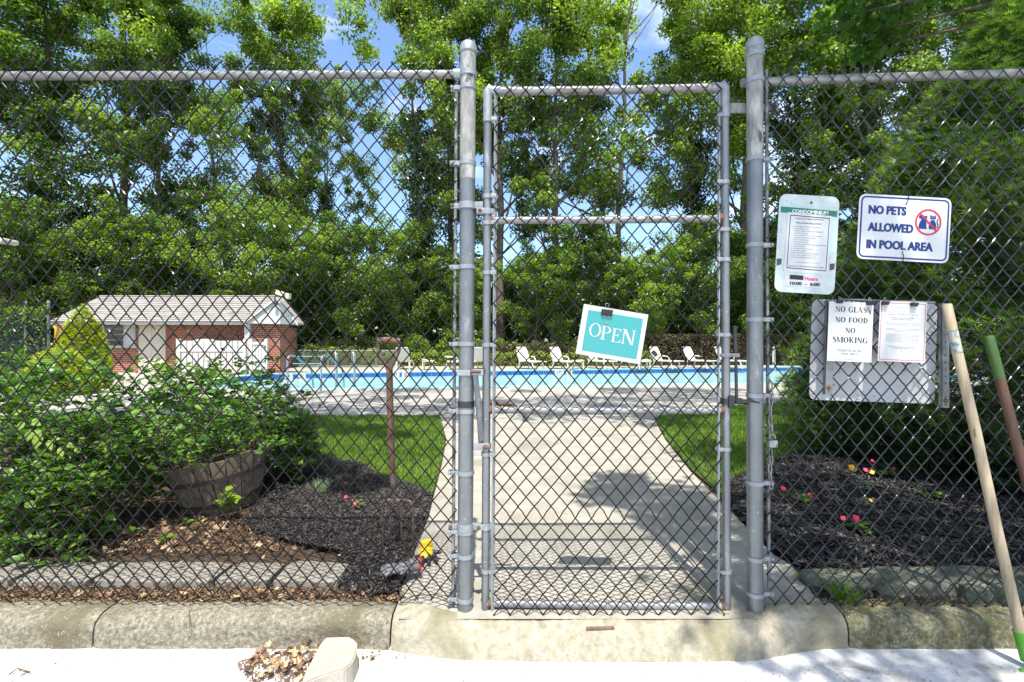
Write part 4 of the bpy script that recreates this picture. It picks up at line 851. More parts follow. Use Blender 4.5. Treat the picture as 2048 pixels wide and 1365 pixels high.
a, b = P(1977, 672, 2.345), P(2135, 1270, 2.2)
m_ = MB(); m_.tube([lerp(0), lerp(.004), lerp(.15)], [.019, .0212, .0212], 18); m_.build('grip', M['green_paint'], s_, True)
MB().tube([lerp(.15), lerp(.5), lerp(1)], .0205, 18).build('handle', M['brown_wood'], s_, True)
m_ = MB(); e_ = b; m_.bbox(e_ + Vector((0, -.01, -.03)), (.36, .02, .03), .004); m_.build('rake_head', M['fork_steel'], s_)
for k in range(10): MB().tube([e_ + Vector((-.16 + k * .036, -.01, -.03)), e_ + Vector((-.16 + k * .036, -.03, -.09))], .004, 6).build('tine', M['fork_steel'], s_)

# garden fork standing in the mulch
fk = empty('garden_fork', G(794, 1095), 'old garden fork with a D handle standing upright in the mulch', 'garden fork')
def FP(px, py): return P(px, py, 2.80 + (py - 675) / 420 * .27)
MB().tube([FP(755, 681), FP(777, 680), FP(800, 683)], .0175, 14).build('grip', M['old_wood'], fk, True)
MB().tube([FP(756, 684), FP(757, 700), FP(763, 716), FP(773, 730), FP(779, 745)], [.009, .010, .012, .014, .014], 10).build('yoke', M['fork_steel'], fk, True)
MB().tube([FP(799, 686), FP(798, 702), FP(791, 718), FP(783, 731), FP(779, 745)], [.009, .010, .012, .014, .014], 10).build('yoke', M['fork_steel'], fk, True)
MB().tube([FP(779, 736), FP(780, 800), FP(782, 880), FP(785, 950)], [.019, .020, .0215, .0195], 14).build('shaft', M['old_wood'], fk, True)
MB().tube([FP(785, 945), FP(787, 975), FP(789, 1001)], [.0185, .018, .011], 12).build('socket', M['fork_steel'], fk, True)
for px_, top_ in ((764, 1003), (779, 1000), (801, 1000), (824, 1003)):
    pts = [FP(789, 1001), FP((789 + px_) / 2, 1000 if abs(px_ - 789) > 15 else 1004), FP(px_ + (3 if px_ < 789 else -4), 1003), FP(px_, 1010), FP(px_ + 2, 1050), FP(px_ + 1, 1085), FP(px_ + 1, 1100)]
    MB().tube(pts, [.008, .008, .008, .0075, .0065, .005, .003], 8).build('tine', M['fork_steel'], fk, True)

# gloves
def glove(c, yaw, lab, mats, s=1.0, fing=((-.045, .075, .02), (-.016, .088, .012), (.014, .086, .012), (.043, .074, .016)), thumb=(-.085, .03, .03), pitch=.0):
    o = empty('work_glove', c, lab, 'glove', 'work gloves dropped by the gate post'); o.rotation_euler = (pitch, 0, yaw)
    bm = bmesh.new(); bmesh.ops.create_uvsphere(bm, u_segments=20, v_segments=12, radius=1)
    vs = [Vector((v.co.x * .050 * s, v.co.y * .065 * s, (v.co.z * .024 + .024 + .006 * noise.noise(v.co * 2.5)) * s)) for v in bm.verts]; fs = [[v.index for v in f.verts] for f in bm.faces]; bm.free()
    m_ = MB(); m_.add(vs, fs)
    m_.lathe(Vector((0, -.035, .024)) * s, [(.044 * s, 0), (.038 * s, .02 * s), (.036 * s, .04 * s), (.040 * s, .055 * s), (.036 * s, .055 * s)], 18, (0, -1, -.05)); m_.build('palm', M[mats[0]], o, True, local=True)
    for x, l, z in fing:
        p0 = Vector((x * .85, .035, .022)) * s; p3 = Vector((x * 1.25, .045 + l, z)) * s; md = (p0 + p3) / 2 + Vector((0, 0, .010 * s))
        MB().tube([p0, md, p3.lerp(md, .12), p3], [.0125 * s, .0125 * s, .0115 * s, .006 * s], 10).build('finger', M[mats[1]], o, True, local=True)
    MB().tube([Vector((-.035, -.01, .02)) * s, Vector((thumb[0] * .8, .012, .028)) * s, Vector(thumb) * s], [.015 * s, .0135 * s, .008 * s], 10).build('finger', M[mats[1]], o, True, local=True)
    MB().lathe(Vector((0, -.088, .022)) * s, [(.040 * s, 0), (.043 * s, .002), (.043 * s, .012), (.039 * s, .014)], 18, (0, -1, -.05)).build('cuff', M[mats[2]], o, True, local=True)
glove(G(806, 1150, .04) + Vector((0, 0, .02)), math.radians(115), 'grey fabric work glove with red cuff on the mulch heap', ('glove_grey', 'glove_grey', 'red_print'), .95)
glove(G(852, 1112, .03) + Vector((0, 0, .0)), math.radians(188), 'yellow work glove with black dipped fingers lying beside the gate post', ('yellow', 'glove_black', 'yellow'), .92, fing=((-.062, .050, .012), (-.020, .066, .010), (.020, .066, .010), (.060, .052, .012)), thumb=(-.10, .02, .03), pitch=-.12)

# half-barrel planter of staves, tilted
c_ = G(432, 1026); br_ = empty('barrel_planter', (c_.x - .08, c_.y + .24, 0), 'old brown half barrel planter with worn staves under the shrub', 'planter')
br_.rotation_euler = (math.radians(3), math.radians(-8), 0)
NS = 22
def brad(z): return .26 + .13 * (z / .46) ** .8
for k in range(NS):
    a0 = 2 * math.pi * k / NS + .012; a1 = 2 * math.pi * (k + 1) / NS - .012; vs = []; fs = []; zs = [0, .12, .24, .36, .45 + .012 * math.sin(k * 2.3)]
    jit = .003 * math.sin(k * 5.1)
    for z in zs:
        for rr, aa in ((brad(z) + jit, a0), (brad(z) + jit, a1), (brad(z) - .022, a1), (brad(z) - .022, a0)): vs.append((rr * math.cos(aa), rr * math.sin(aa), z - .03))
    for i in range(4):
        for j in range(4): fs.append((i * 4 + j, i * 4 + (j + 1) % 4, i * 4 + 4 + (j + 1) % 4, i * 4 + 4 + j))
    fs += [(3, 2, 1, 0), (16, 17, 18, 19)]
    MB().add(vs, fs).build('stave', M['barrel'], br_, local=True)
for z in (.10, .30):
    MB().lathe((0, 0, z - .03), [(brad(z - .018) + .003, -.018), (brad(z - .018) + .006, -.018), (brad(z + .018) + .006, .018), (brad(z + .018) + .003, .018)], 44).build('hoop', M['hoop'], br_, True, local=True)
MB().lathe((0, 0, .36), [(.0001, .02), (.2, .015), (.33, 0)], 30).build('potting_soil', M['soil'], br_, True, local=True)

# ---------------------------------------------------------------- pool
def offset_poly(poly, d):
    n = len(poly); out = []
    for i in range(n):
        p0, p1, p2 = Vector(poly[i - 1]), Vector(poly[i]), Vector(poly[(i + 1) % n]); e1, e2 = (p1 - p0).normalized(), (p2 - p1).normalized()
        nn = (Vector((e1.y, -e1.x)) + Vector((e2.y, -e2.x))).normalized(); out.append(tuple(p1 + nn * d))
    return out
pw = MB(); n = len(POOL); vs = [(x, y, -.002) for x, y in POOL] + [(x, y, -1.3) for x, y in POOL]
pw.add(vs, [(i, (i + 1) % n, n + (i + 1) % n, n + i) for i in range(n)] + [tuple(range(n, 2 * n))])
pwall = tag(pw.build('pool_basin', M['pool_floor'], origin=(0, 0, 0)), kind='structure')
tm = MB(); tm.bbox((0, 0, 0), (.232, .016, .17), .004); tme = None; nt_ = 0
marks = {560: 0, 600: 0, 800: 0, 1120: 0, 1392: 0}
for i in range(6, 13):
    a, b = Vector(POOL[i]), Vector(POOL[(i + 1) % n]); l = (b - a).length; k_ = int(l / .24); ang = math.atan2(b.y - a.y, b.x - a.x)
    for j in range(k_):
        p = a.lerp(b, (j + .5) / k_)
        if p.x > 15 or nt_ > 180: continue
        if tme is None: t_ = tm.build('tile', M['tile'], pwall, local=True); tme = t_.data
        else: t_ = bpy.data.objects.new('tile', tme); COL.objects.link(t_); t_.parent = pwall
        nn = Vector((-(b - a).y, (b - a).x)).normalized(); t_.location = (p.x + nn.x * .006, p.y + nn.y * .006, -.115); t_.rotation_euler = (0, 0, ang); nt_ += 1
mb = MB(); mb.plate([offset_poly(POOL, .30), offset_poly(POOL, -.01)], .002, .022); tag(mb.build('pool_coping', M['coping'], origin=(0, 0, 0)), kind='structure')
m, N, Lk = newmat('pool_water_surface'); out = N.new('ShaderNodeOutputMaterial'); tb = N.new('ShaderNodeBsdfTransparent'); tb.inputs[0].default_value = (.55, .93, .96, 1); gl = N.new('ShaderNodeBsdfGlossy'); gl.inputs['Roughness'].default_value = .04
df = N.new('ShaderNodeBsdfDiffuse'); df.inputs[0].default_value = (.55, .80, .82, 1)
g = N.new('ShaderNodeTexCoord'); mp_ = N.new('ShaderNodeMapping'); mp_.inputs['Scale'].default_value = (.35, .9, 1); Lk(g.outputs['Object'], mp_.inputs[0]); n6 = noise_node(N, Lk, 2.4, 4, .6, mp_.outputs[0], .5)
bu = N.new('ShaderNodeBump'); bu.inputs['Strength'].default_value = 1; bu.inputs['Distance'].default_value = .035; Lk(n6.outputs[0], bu.inputs['Height']); Lk(bu.outputs[0], gl.inputs['Normal'])
m1 = N.new('ShaderNodeMixShader'); m1.inputs[0].default_value = .50; Lk(tb.outputs[0], m1.inputs[1]); Lk(df.outputs[0], m1.inputs[2]); m2 = N.new('ShaderNodeMixShader'); m2.inputs[0].default_value = .42; Lk(m1.outputs[0], m2.inputs[1]); Lk(gl.outputs[0], m2.inputs[2]); Lk(m2.outputs[0], out.inputs[0])
sheet('pool_water', [offset_poly(POOL, -.004)], m, -.20)
# depth markers on the tile band
for px_, txt, lab in ((578, '9', ''), (604, 'o', ''), (789, '3 FT', ''), (811, 'o', ''), (1118, '3 FT', ''), (1138, 'o', ''), (1386, '9', ''), (1400, '9', '')):
    x_ = (px_ - CX) / F
    for i in range(7, 11):
        a, b = Vector(POOL[i]), Vector(POOL[i + 1])
        # ray y*x_ = x
        den = (b.x - a.x) - x_ * (b.y - a.y)
        if abs(den) < 1e-6: continue
        t_ = (x_ * a.y - a.x) / den
        if 0 <= t_ <= 1:
            p = a.lerp(b, t_); nn = Vector((-(b - a).y, (b - a).x)).normalized(); wd = .42 if len(txt) > 1 else .30
            q = Matrix.Rotation(math.atan2((a - b).y, (a - b).x), 3, 'Z')
            mb = MB(); mb.bbox((p.x + nn.x * .03, p.y + nn.y * .03, -.10), (wd, .012, .19), .003, q); pl_ = mb.build('depth_marker', M['white_paint'], pwall)
            if txt == 'o':
                pts = [Vector((p.x + nn.x * .045, p.y + nn.y * .045, -.10)) + q @ Vector((.062 * math.cos(k * math.pi / 6), 0, .062 * math.sin(k * math.pi / 6))) for k in range(12)]
                MB().tube(pts, .006, 5, closed=True).build('no_diving_symbol', M['red_print'], pl_)
                c_ = Vector((p.x + nn.x * .045, p.y + nn.y * .045, -.10)); MB().tube([c_ + q @ Vector((-.04, 0, .04)), c_ + q @ Vector((.04, 0, -.04))], .006, 5).build('no_diving_symbol', M['red_print'], pl_)
            else:
                v, f = bf(txt, .02); lo, hi = v[:, :2].min(0), v[:, :2].max(0); hh = .11; ww = .26 if len(txt) > 1 else .09
                V2 = [Vector((p.x + nn.x * .040, p.y + nn.y * .040, -.10)) + q @ Vector(((a_[0] - lo[0]) / (hi[0] - lo[0]) * ww - ww / 2, 0, (a_[1] - lo[1]) / (hi[1] - lo[1]) * hh - hh / 2)) for a_ in v]
                MB().add(V2, f).build('lettering', M['ink'], pl_)
            break

# ---------------------------------------------------------------- handrails at the pool
hr = empty('pool_handrail', G(610, 786), 'steel entry handrail with turquoise bars at the near pool edge', 'handrail')
for pn, pf in (((575, 786), (590, 712)), ((642, 786), (650, 712))):
    a = G(*pn); z_ = 1.35 - (712 - CY) / F * a.y
    b = Vector((a.x + .20, a.y + 1.0, 0))
    MB().tube([a, a + Vector((0, 0, z_ - .10)), a + Vector((.012, .06, z_ - .02)), a + Vector((.03, .16, z_))], .028, 10).build('rail_post', M['steel_rail'], hr, True)
    MB().tube([a + Vector((.03, .16, z_)), a + Vector((.07, .30, z_ - .03)), b + Vector((0, 0, .55)), b + Vector((.04, .1, -.2))], .028, 10).build('sloping_rail', M['teal_rail'], hr, True)
    MB().lathe(a, [(.07, .0), (.07, .012), (.035, .02)], 14).build('floor_flange', M['steel_rail'], hr, True)
for py_ in (713.5, 728): MB().tube([P(586, py_, 13.1), P(648, py_, 13.1)], .016, 8).build('cross_bar', M['teal_rail'], hr, True)
hr2 = empty('pool_ladder', G(690, 776), 'pair of slim steel ladder rails at the pool, right of the turquoise handrail', 'pool ladder')
for px_ in (672, 708):
    d_ = 14.2; MB().tube([P(px_, 779, d_), P(px_, 716, d_), P(px_ - 1, 706, d_ + .1), P(px_ + 1, 705, d_ + .3), P(px_ + 2, 712, d_ + .5), P(px_ + 2, 780, d_ + .6)], .024, 10).build('ladder_rail', M['steel_rail'], hr2, True)
for z_ in (-.25, -.5): MB().tube([(P(672, 0, 14.8).x, 14.8, z_), (P(708, 0, 14.8).x, 14.8, z_)], .02, 8).build('rung', M['steel_rail'], hr2, True)
hr3 = empty('pool_ladder', P(1546, 740, 22), 'single white ladder rail at the far pool edge right of the gate post', 'pool ladder')
MB().tube([P(1546, 742, 22.6), P(1546, 703, 22.6), P(1547, 695, 22.6), P(1549, 694, 22.8), P(1550, 742, 23.2)], .03, 8).build('ladder_rail', M['plastic_white'], hr3, True)

# ---------------------------------------------------------------- loungers and side tables behind the pool
def make_lounger():
    r_ = empty('sun_lounger', (0, 0, 0)); W_ = .66
    m_ = MB()
    for k in range(7): m_.bbox((.12 + k * .175, 0, .38), (.160, W_ - .08, .022), .006)
    m_.build('seat', M['plastic_white'], r_, local=True)
    for s_ in (-1, 1):
        m_ = MB(); m_.bbox((.64, s_ * (W_ / 2 - .02), .375), (1.30, .045, .06), .012); m_.build('side_rail', M['plastic_white'], r_, local=True)
        m_ = MB(); m_.tube([(-.12, s_ * W_ / 2, .60), (.10, s_ * W_ / 2, .60), (.36, s_ * W_ / 2, .57), (.44, s_ * W_ / 2, .40)], [.022, .026, .026, .022], 8); m_.build('armrest', M['plastic_white'], r_, True, local=True)
    q = Matrix.Rotation(math.radians(-24), 3, 'Y'); m_ = MB(); hb = .74
    m_.add([q @ Vector((x, y, z)) + Vector((0, 0, .38)) for x in (-.018, .018) for y, z in ((-.33, 0), (.33, 0), (.33, hb * .75), (.27, hb), (-.27, hb), (-.33, hb * .75))], [(5, 4, 3, 2, 1, 0), (6, 7, 8, 9, 10, 11)] + [(i, (i + 1) % 6, 6 + (i + 1) % 6, 6 + i) for i in range(6)])
    m_.build('backrest', M['plastic_white'], r_, local=True)
    for x_, dx in ((.02, -.10), (.98, .12)):
        for s_ in (-1, 1):
            m_ = MB(); m_.tube([(x_, s_ * .30, .38), (x_ + dx, s_ * .31, 0)], [.040, .026], 8); m_.build('leg', M['plastic_white'], r_, True, local=True)
    return r_
def copy_tree(o, parent=None):
    c_ = o.copy(); COL.objects.link(c_); c_.parent = parent
    for k in list(o.children): copy_tree(k, c_)
    return c_
g_ = 'cream plastic sun loungers in a row behind the pool'
spots = [(806, 740, 92, 'cream lounger left of the post, seen through the fork handle'), (896, 739.5, 15, 'lounger with its back folded low just left of the gate post'), (957, 739, 80, 'lounger half hidden between the gate post and the hinge stile'),
         (1049, 738, -54, 'first full lounger inside the gate, left of the OPEN sign'), (1116, 738, -54, 'second lounger inside the gate, just left of the OPEN sign'), (1186, 737, -54, 'lounger peeping from the lower left corner of the OPEN sign'),
         (1252, 737, -54, 'lounger hidden behind the OPEN sign with only legs showing'), (1316, 736.5, -56, 'lounger behind the small empty binder clip'), (1383, 736, -56, 'lounger between the empty clip and the latch stile'), (1446, 736, -50, 'lounger behind the black latch rod beside the right post')]
proto = None
for i, (px_, py_, yaw, lab) in enumerate(spots):
    if proto is None: proto = make_lounger(); o = proto
    else: o = copy_tree(proto)
    p = G(px_, py_); o.location = (p.x, p.y, .0); o.rotation_euler = (0, 0, math.radians(yaw)); tag(o, lab, 'lounger', g_)
    if i == 1:
        for k in o.children:
            if k.name.startswith('backrest'): k.rotation_euler = (0, math.radians(-52), 0); k.location = (-.28, 0, .12)
def make_table():
    r_ = empty('side_table', (0, 0, 0)); m_ = MB(); m_.bbox((0, 0, .42), (.52, .52, .035), .01); m_.build('table_top', M['plastic_white'], r_, local=True)
    for sx in (-1, 1):
        for sy in (-1, 1): MB().tube([(sx * .21, sy * .21, .40), (sx * .23, sy * .23, 0)], [.03, .022], 8).build('leg', M['plastic_white'], r_, True, local=True)
    return r_
proto = None
for px_, py_, lab in ((858, 740, 'low cream side table left of the gate post by the folded lounger'), (1155, 738, 'low cream side table below the left corner of the OPEN sign'), (1286, 737, 'low cream side table right under the OPEN sign')):
    if proto is None: proto = make_table(); o = proto
    else: o = copy_tree(proto)
    p = G(px_, py_); o.location = (p.x, p.y - .2, 0); tag(o, lab, 'side table', 'low side tables among the loungers')

# ---------------------------------------------------------------- brick pool house
BD = 20.3
def BX(px, d=BD): return (px - CX) * d / F
def BZ(py, d=BD): return EYE - (py - CY) * d / F
ph = empty('pool_house', (BX(345), BD + 2, 0), 'low brick pool house with grey shingle roof and white eaves beyond the shrub', 'building')
def slab(name, px0, px1, py0, py1, d0, d1, mat, par=ph, bev=.004):
    m_ = MB(); x0, x1, z1, z0 = BX(px0, d0), BX(px1, d0), BZ(py0, d0), BZ(py1, d0); m_.bbox(((x0 + x1) / 2, (d0 + d1) / 2, (z0 + z1) / 2), (x1 - x0, d1 - d0, z1 - z0), bev); return m_.build(name, mat, par)
m_ = MB(); # front wall with openings left as butted pieces
for a, b, t_, u_ in ((112, 207, 648, 760), (207, 248, 693, 760), (248, 277, 693, 760), (270, 277, 648, 693), (332, 353, 648, 760), (353, 500, 648, 760)):
    xa, xb, za, zb = BX(a), BX(b), max(-.05, BZ(u_)), BZ(t_); m_ = MB(); m_.box(((xa + xb) / 2, BD + .1, (za + zb) / 2), (xb - xa, .2, zb - za)); m_.build('brick_wall', M['brick'], ph)
m_ = MB(); xa, xb = BX(500, 19.6), BX(560, 19.6); m_.box(((xa + xb) / 2, 19.6 + .38, 1.06), (xb - xa, .76, 2.14)); m_.build('brick_bay', M['brick'], ph)
m_ = MB(); m_.box(((BX(112) + BX(500)) / 2, BD + 2.3, 1.0), (BX(500) - BX(112), 4.2, 2.05)); m_.build('inner_walls', M['brick'], ph)
w_ = slab('window', 205, 249, 645, 693, BD - .04, BD + .02, M['white_paint']); 
for k in range(4): slab('pane', 208, 245, 648.5 + k * 11, 657.5 + k * 11, BD - .07, BD - .035, M['glass_dark'], w_, .001)
sh = slab('shutter', 249, 270, 645, 693, BD - .05, BD + .02, M['white_paint']); slab('shutter_panel', 252, 267, 649, 667, BD - .065, BD - .05, M['white_paint'], sh); slab('shutter_panel', 252, 267, 671, 689, BD - .065, BD - .05, M['white_paint'], sh)
slab('sill', 202, 272, 693, 696, BD - .10, BD + .02, M['white_paint'])
slab('door_frame', 277, 332, 645, 748, BD - .03, BD + .05, M['cream_paint']); dd = slab('door', 282, 330, 648, 748, BD - .07, BD - .03, M['cream_paint'])
for k in range(2):
    for j in range(3): slab('door_panel', 286 + k * 22, 303 + k * 22, 652 + j * 32, 678 + j * 32, BD - .085, BD - .07, M['cream_paint'], dd)
m_ = MB(); m_.lathe((BX(285), BD - .09, BZ(702)), [(.025, 0), (.03, .03), (.0001, .045)], 10, (0, -1, 0)); m_.build('door_knob', M['band'], dd, True)
slab('post', 489, 499, 641, 748, 19.45, 19.6, M['white_paint']); slab('fascia', 100, 490, 643.5, 650, 19.62, 19.68, M['white_paint'])
m_ = MB(); ex0, ex1, ez = BX(100, 19.6), BX(496, 19.6), BZ(644, 19.6); rz = BZ(594, 21.8); m_.add([(ex0, 19.58, ez), (ex1, 19.58, ez), (ex1, 20.5, ez), (ex0, 20.5, ez)], [(0, 1, 2, 3)]); m_.build('soffit', M['white_paint'], ph)
rf = MB(); ry = 21.9; rx0, rx1 = BX(200, ry), ex1; ry1 = 24.4
for (A, B_, C_, D_) in (((ex0, 19.56, ez), (ex1, 19.56, ez), (rx1, ry, rz), (rx0, ry, rz)), ((ex0, 24.4, ez), (ex0, 19.56, ez), (rx0, ry, rz), (rx0, ry, rz)), ((ex1, 24.4, ez), (ex0, 24.4, ez), (rx0, ry, rz), (rx1, ry, rz))):
    A, B_, C_, D_ = map(Vector, (A, B_, C_, D_)); nn = (B_ - A).cross(D_ - A).normalized(); K = 13
    for k in range(K):
        p0, p1 = A.lerp(D_, k / K), B_.lerp(C_, k / K); p2, p3 = B_.lerp(C_, (k + 1) / K), A.lerp(D_, (k + 1) / K)
        rf.add([p0 + nn * .03, p1 + nn * .03, p2 + nn * .004, p3 + nn * .004, p0, p1], [(0, 1, 2, 3), (4, 5, 1, 0)])
roof = tag(rf.build('roof', M['shingle'], ph))
MB().tube([(rx0, ry, rz + .03), (rx1, ry, rz + .03)], .05, 6).build('ridge_cap', M['shingle'], roof)
# gabled bay at the right end
ga = Vector((BX(553, 19.3), 19.3, BZ(597, 19.3))); gl_ = Vector((BX(486, 19.3), 19.3, BZ(648, 19.3))); gr = Vector((BX(596, 19.3), 19.3, BZ(650, 19.3)))
m_ = MB(); m_.add([gl_ + Vector((.1, .05, .02)), gr + Vector((-.1, .05, .02)), ga + Vector((0, .05, -.05)), gl_ + Vector((.1, .25, .02)), gr + Vector((-.1, .25, .02)), ga + Vector((0, .25, -.05))], [(0, 1, 2), (5, 4, 3), (0, 3, 4, 1), (1, 4, 5, 2), (2, 5, 3, 0)]); m_.build('gable', M['white_paint'], ph)
for A, B_, nm_ in ((gl_, ga, 0), (ga, gr, 1)):
    m_ = MB(); up = Vector((0, 0, .07)); bk = Vector((0, .55, 0)); m_.add([A, B_, B_ + bk, A + bk, A + up, B_ + up, B_ + bk + up, A + bk + up], [(3, 2, 1, 0), (4, 5, 6, 7), (0, 1, 5, 4), (2, 3, 7, 6), (1, 2, 6, 5), (3, 0, 4, 7)]); m_.build('gable_roof', M['shingle'], ph)
    m_ = MB(); A2, B2 = A + Vector((0, -.03, -.05)), B_ + Vector((0, -.03, -.05)); m_.add([A2, B2, B2 + up * 1.3, A2 + up * 1.3, A2 + Vector((0, .025, 0)), B2 + Vector((0, .025, 0)), B2 + up * 1.3 + Vector((0, .025, 0)), A2 + up * 1.3 + Vector((0, .025, 0))], [(0, 1, 2, 3), (7, 6, 5, 4), (0, 4, 5, 1), (3, 2, 6, 7)]); m_.build('rake_board', M['white_paint'], ph)
m_ = MB(); m_.bbox(P(563, 588, 19.0), (.36, .30, .17), .02, Matrix.Rotation(.35, 3, 'Y')); m_.bbox(P(576, 593, 19.05), (.16, .24, .22), .02); o = m_.build('floodlight', M['cream_paint'], ph)
m_ = MB(); m_.tube([P(552, 588, 19.3), P(549, 602, 19.25), P(553, 606, 19.25)], .03, 8); m_.lathe(P(552, 607, 19.22), [(.09, 0), (.07, .06), (.0001, .09)], 12, (0, -1, 0)); m_.build('gable_vent', M['ink_soft'], ph, True)

# white board fence and gate before the pool house
wf = empty('picket_fence', (BX(443, 19.0), 19.0, 0), 'white closed-board fence with gate in front of the brick pool house', 'fence')
def WS(name, px0, px1, py0, py1, d0, d1, par=wf):
    x0, x1, z1, z0 = BX(px0, 19.0), BX(px1, 19.0), BZ(py0, 19.0), max(.01, BZ(py1, 19.0)); m_ = MB(); m_.bbox(((x0 + x1) / 2, (d0 + d1) / 2, (z0 + z1) / 2), (x1 - x0, d1 - d0, z1 - z0), .008); return m_.build(name, M['white_paint'], par)
bw = (487 - 362) / 11
for k in range(11): WS('board', 362.8 + k * bw, 361.4 + (k + 1) * bw, 682, 744, 19.0, 19.025)
for a, b in ((353, 361), (487, 492), (499, 505), (529, 535)): WS('post', a, b, 678, 749, 18.97, 19.06)
WS('rail', 361, 487, 699, 704, 18.975, 18.999); WS('rail', 361, 487, 741, 746, 18.975, 18.999)
for k in range(4): WS('board', 505.4 + k * 6, 510.8 + k * 6, 684, 744, 19.0, 19.025)
WS('rail', 505, 529, 686, 690, 18.975, 18.999); WS('rail', 505, 529, 720, 724, 18.975, 18.999)
m_ = MB(); m_.bbox(P(530, 694, 18.95), (.05, .03, .08), .004); m_.build('hinge', M['black'], wf); m_ = MB(); m_.bbox(P(530, 722, 18.95), (.05, .03, .08), .004); m_.build('hinge', M['black'], wf)
tk = MB(); tk.lathe((BX(409, 19.7), 19.75, .2), [(.50, 0), (.52, .4), (.52, 1.06), (.45, 1.16), (.28, 1.22), (.0001, 1.24)], 28); tag(tk.build('filter_tank', M['block'], smooth=True), 'rounded cream tank top showing above the white board fence', 'tank')

# green privacy screen fence at the far left and what stands by it
sf = empty('screen_fence', (BX(50, 12.5), 12.5, 0), 'dark green privacy screen fence overgrown with vines at the far left', 'fence')
for a, b in ((-560, -60), (-60, 52), (52, 98)):
    m_ = MB(); x0, x1 = BX(a, 12.5), BX(b, 12.5); z1 = 1.35 - (618 - CY) / F * 12.5; nx = 14; vs = []; fs = []
    for i in range(nx + 1):
        for j in range(7): vs.append((x0 + (x1 - x0) * i / nx, 12.5 + .05 * math.sin(i * 1.3 + j * .8), .02 + (z1 - .02) * j / 6 - .04 * math.sin(math.pi * i / nx) * (j == 6)))
    for i in range(nx):
        for j in range(6): q_ = i * 7 + j; fs.append((q_, q_ + 7, q_ + 8, q_ + 1))
    m_.add(vs, fs); m_.build('screen_panel', M['screen'], sf, True)
for a in (-560, -60, 52, 98): MB().tube([(BX(a, 12.45), 12.44, 0), (BX(a, 12.45), 12.44, 1.35 - (606 - CY) / F * 12.5)], .035, 10).build('post', M['galv'], sf, True); MB().lathe((BX(a, 12.45), 12.44, 1.35 - (606 - CY) / F * 12.5), [(.04, 0), (.03, .05), (.0001, .06)], 10).build('post_cap', M['band'], sf, True)
yb = MB(); pts = [P(104, 656, 13), P(107, 652, 13), P(112, 658, 13), P(112, 674, 13), P(111, 688, 13), P(105, 691, 13), P(102, 688, 13)]; yb.tube(pts, .035, 8); tag(yb.build('pool_float_hook', M['yellow'], smooth=True), 'bright yellow curved plastic handle beside the green screen fence', 'pool equipment')
lp = empty('street_lamp', (-9.9, 9.2, 0), 'white flat lamp head entering at the left edge above the screen fence', 'lamp')
MB().tube([(-11.2, 9.2, 0), (-11.2, 9.2, 3.3)], .06, 10).build('lamp_post', M['galv'], lp, True)
m_ = MB(); m_.bbox((-10.45, 9.2, 3.36), (1.5, .34, .10), .04, Matrix.Rotation(math.radians(7), 3, 'Y')); m_.build('lamp_head', M['plastic_white'], lp)

# low chain-link pool fence behind, left of the loungers
pf = empty('pool_fence', (P(690, 740, 23.2)), 'low grey pool fence with vines left of the loungers', 'fence')
xa, xb = BX(560, 24.4), BX(800, 24.4)
for z_ in (.06, .86): MB().tube([(xa, 24.4, z_), (xb, 24.4, z_)], .025, 6).build('rail', M['rail'], pf, True)
for k in range(6): MB().tube([(xa + (xb - xa) * k / 5, 24.4, 0), (xa + (xb - xa) * k / 5, 24.4, .92)], .035, 8).build('post', M['rail'], pf, True)
m_ = MB()
for k in range(64):
    x_ = xa + (xb - xa) * k / 64
    m_.tube([(x_, 24.4, .06), (min(xb, x_ + .8), 24.4, .86)], .006, 3, cap=False); m_.tube([(x_, 24.42, .86), (min(xb, x_ + .8), 24.42, .06)], .006, 3, cap=False)
m_.build('wire_mesh', M['rail'], pf)

# ---------------------------------------------------------------- vegetation
LEAF4 = ([(0, 0, 0), (.34, .45, .07), (0, 1, -.05), (-.34, .45, .07)], [(0, 1, 2, 3)])
OVATE = ([(0, 0, 0), (.26, .25, .07), (.30, .55, .08), (0, 1, -.12), (-.30, .55, .08), (-.26, .25, .07), (0, .28, 0), (0, .6, -.02)],
         [(0, 1, 6), (1, 2, 7, 6), (2, 3, 7), (0, 6, 5), (6, 7, 4, 5), (7, 3, 4)])
LOBED = ([(0, 0, 0), (.30, .05, .04), (.22, .25, .02), (.55, .42, .05), (.30, .52, .02), (.32, .80, .0), (.12, .70, .0), (0, 1.05, -.08), (-.12, .70, 0), (-.32, .80, 0), (-.30, .52, .02), (-.55, .42, .05), (-.22, .25, .02), (-.30, .05, .04)],
         [(0, 1, 2, 12, 13), (2, 3, 4, 10, 11, 12), (4, 5, 6, 8, 9, 10), (6, 7, 8)])
def clump_leaves(name, C_, Rr, per, size, tpl=LEAF4, flat_=.75, up=.5, tint_s=.16, tsp=.22, droop=0.0):
    C_ = np.asarray(C_, float); Rr = np.asarray(Rr, float); per = np.asarray(per if hasattr(per, '__len__') else np.full(len(C_), per), int)
    idx = np.repeat(np.arange(len(C_)), per); n = len(idx)
    dr = rvec(n); rad = rng.uniform(0, 1, n) ** .42; off = dr * (rad * Rr[idx])[:, None]; off[:, 2] *= flat_
    pos = C_[idx] + off
    nm = rng.normal(size=(n, 3)) * .75 + dr * .55; nm[:, 2] += up
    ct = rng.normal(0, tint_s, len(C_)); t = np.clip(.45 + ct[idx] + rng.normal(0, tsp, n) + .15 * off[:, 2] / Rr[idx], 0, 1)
    return scatter(name, tpl[0], tpl[1], pos, frames(nm, rng.uniform(0, 6.283, n)), rng.uniform(size * .65, size * 1.3, n), t)
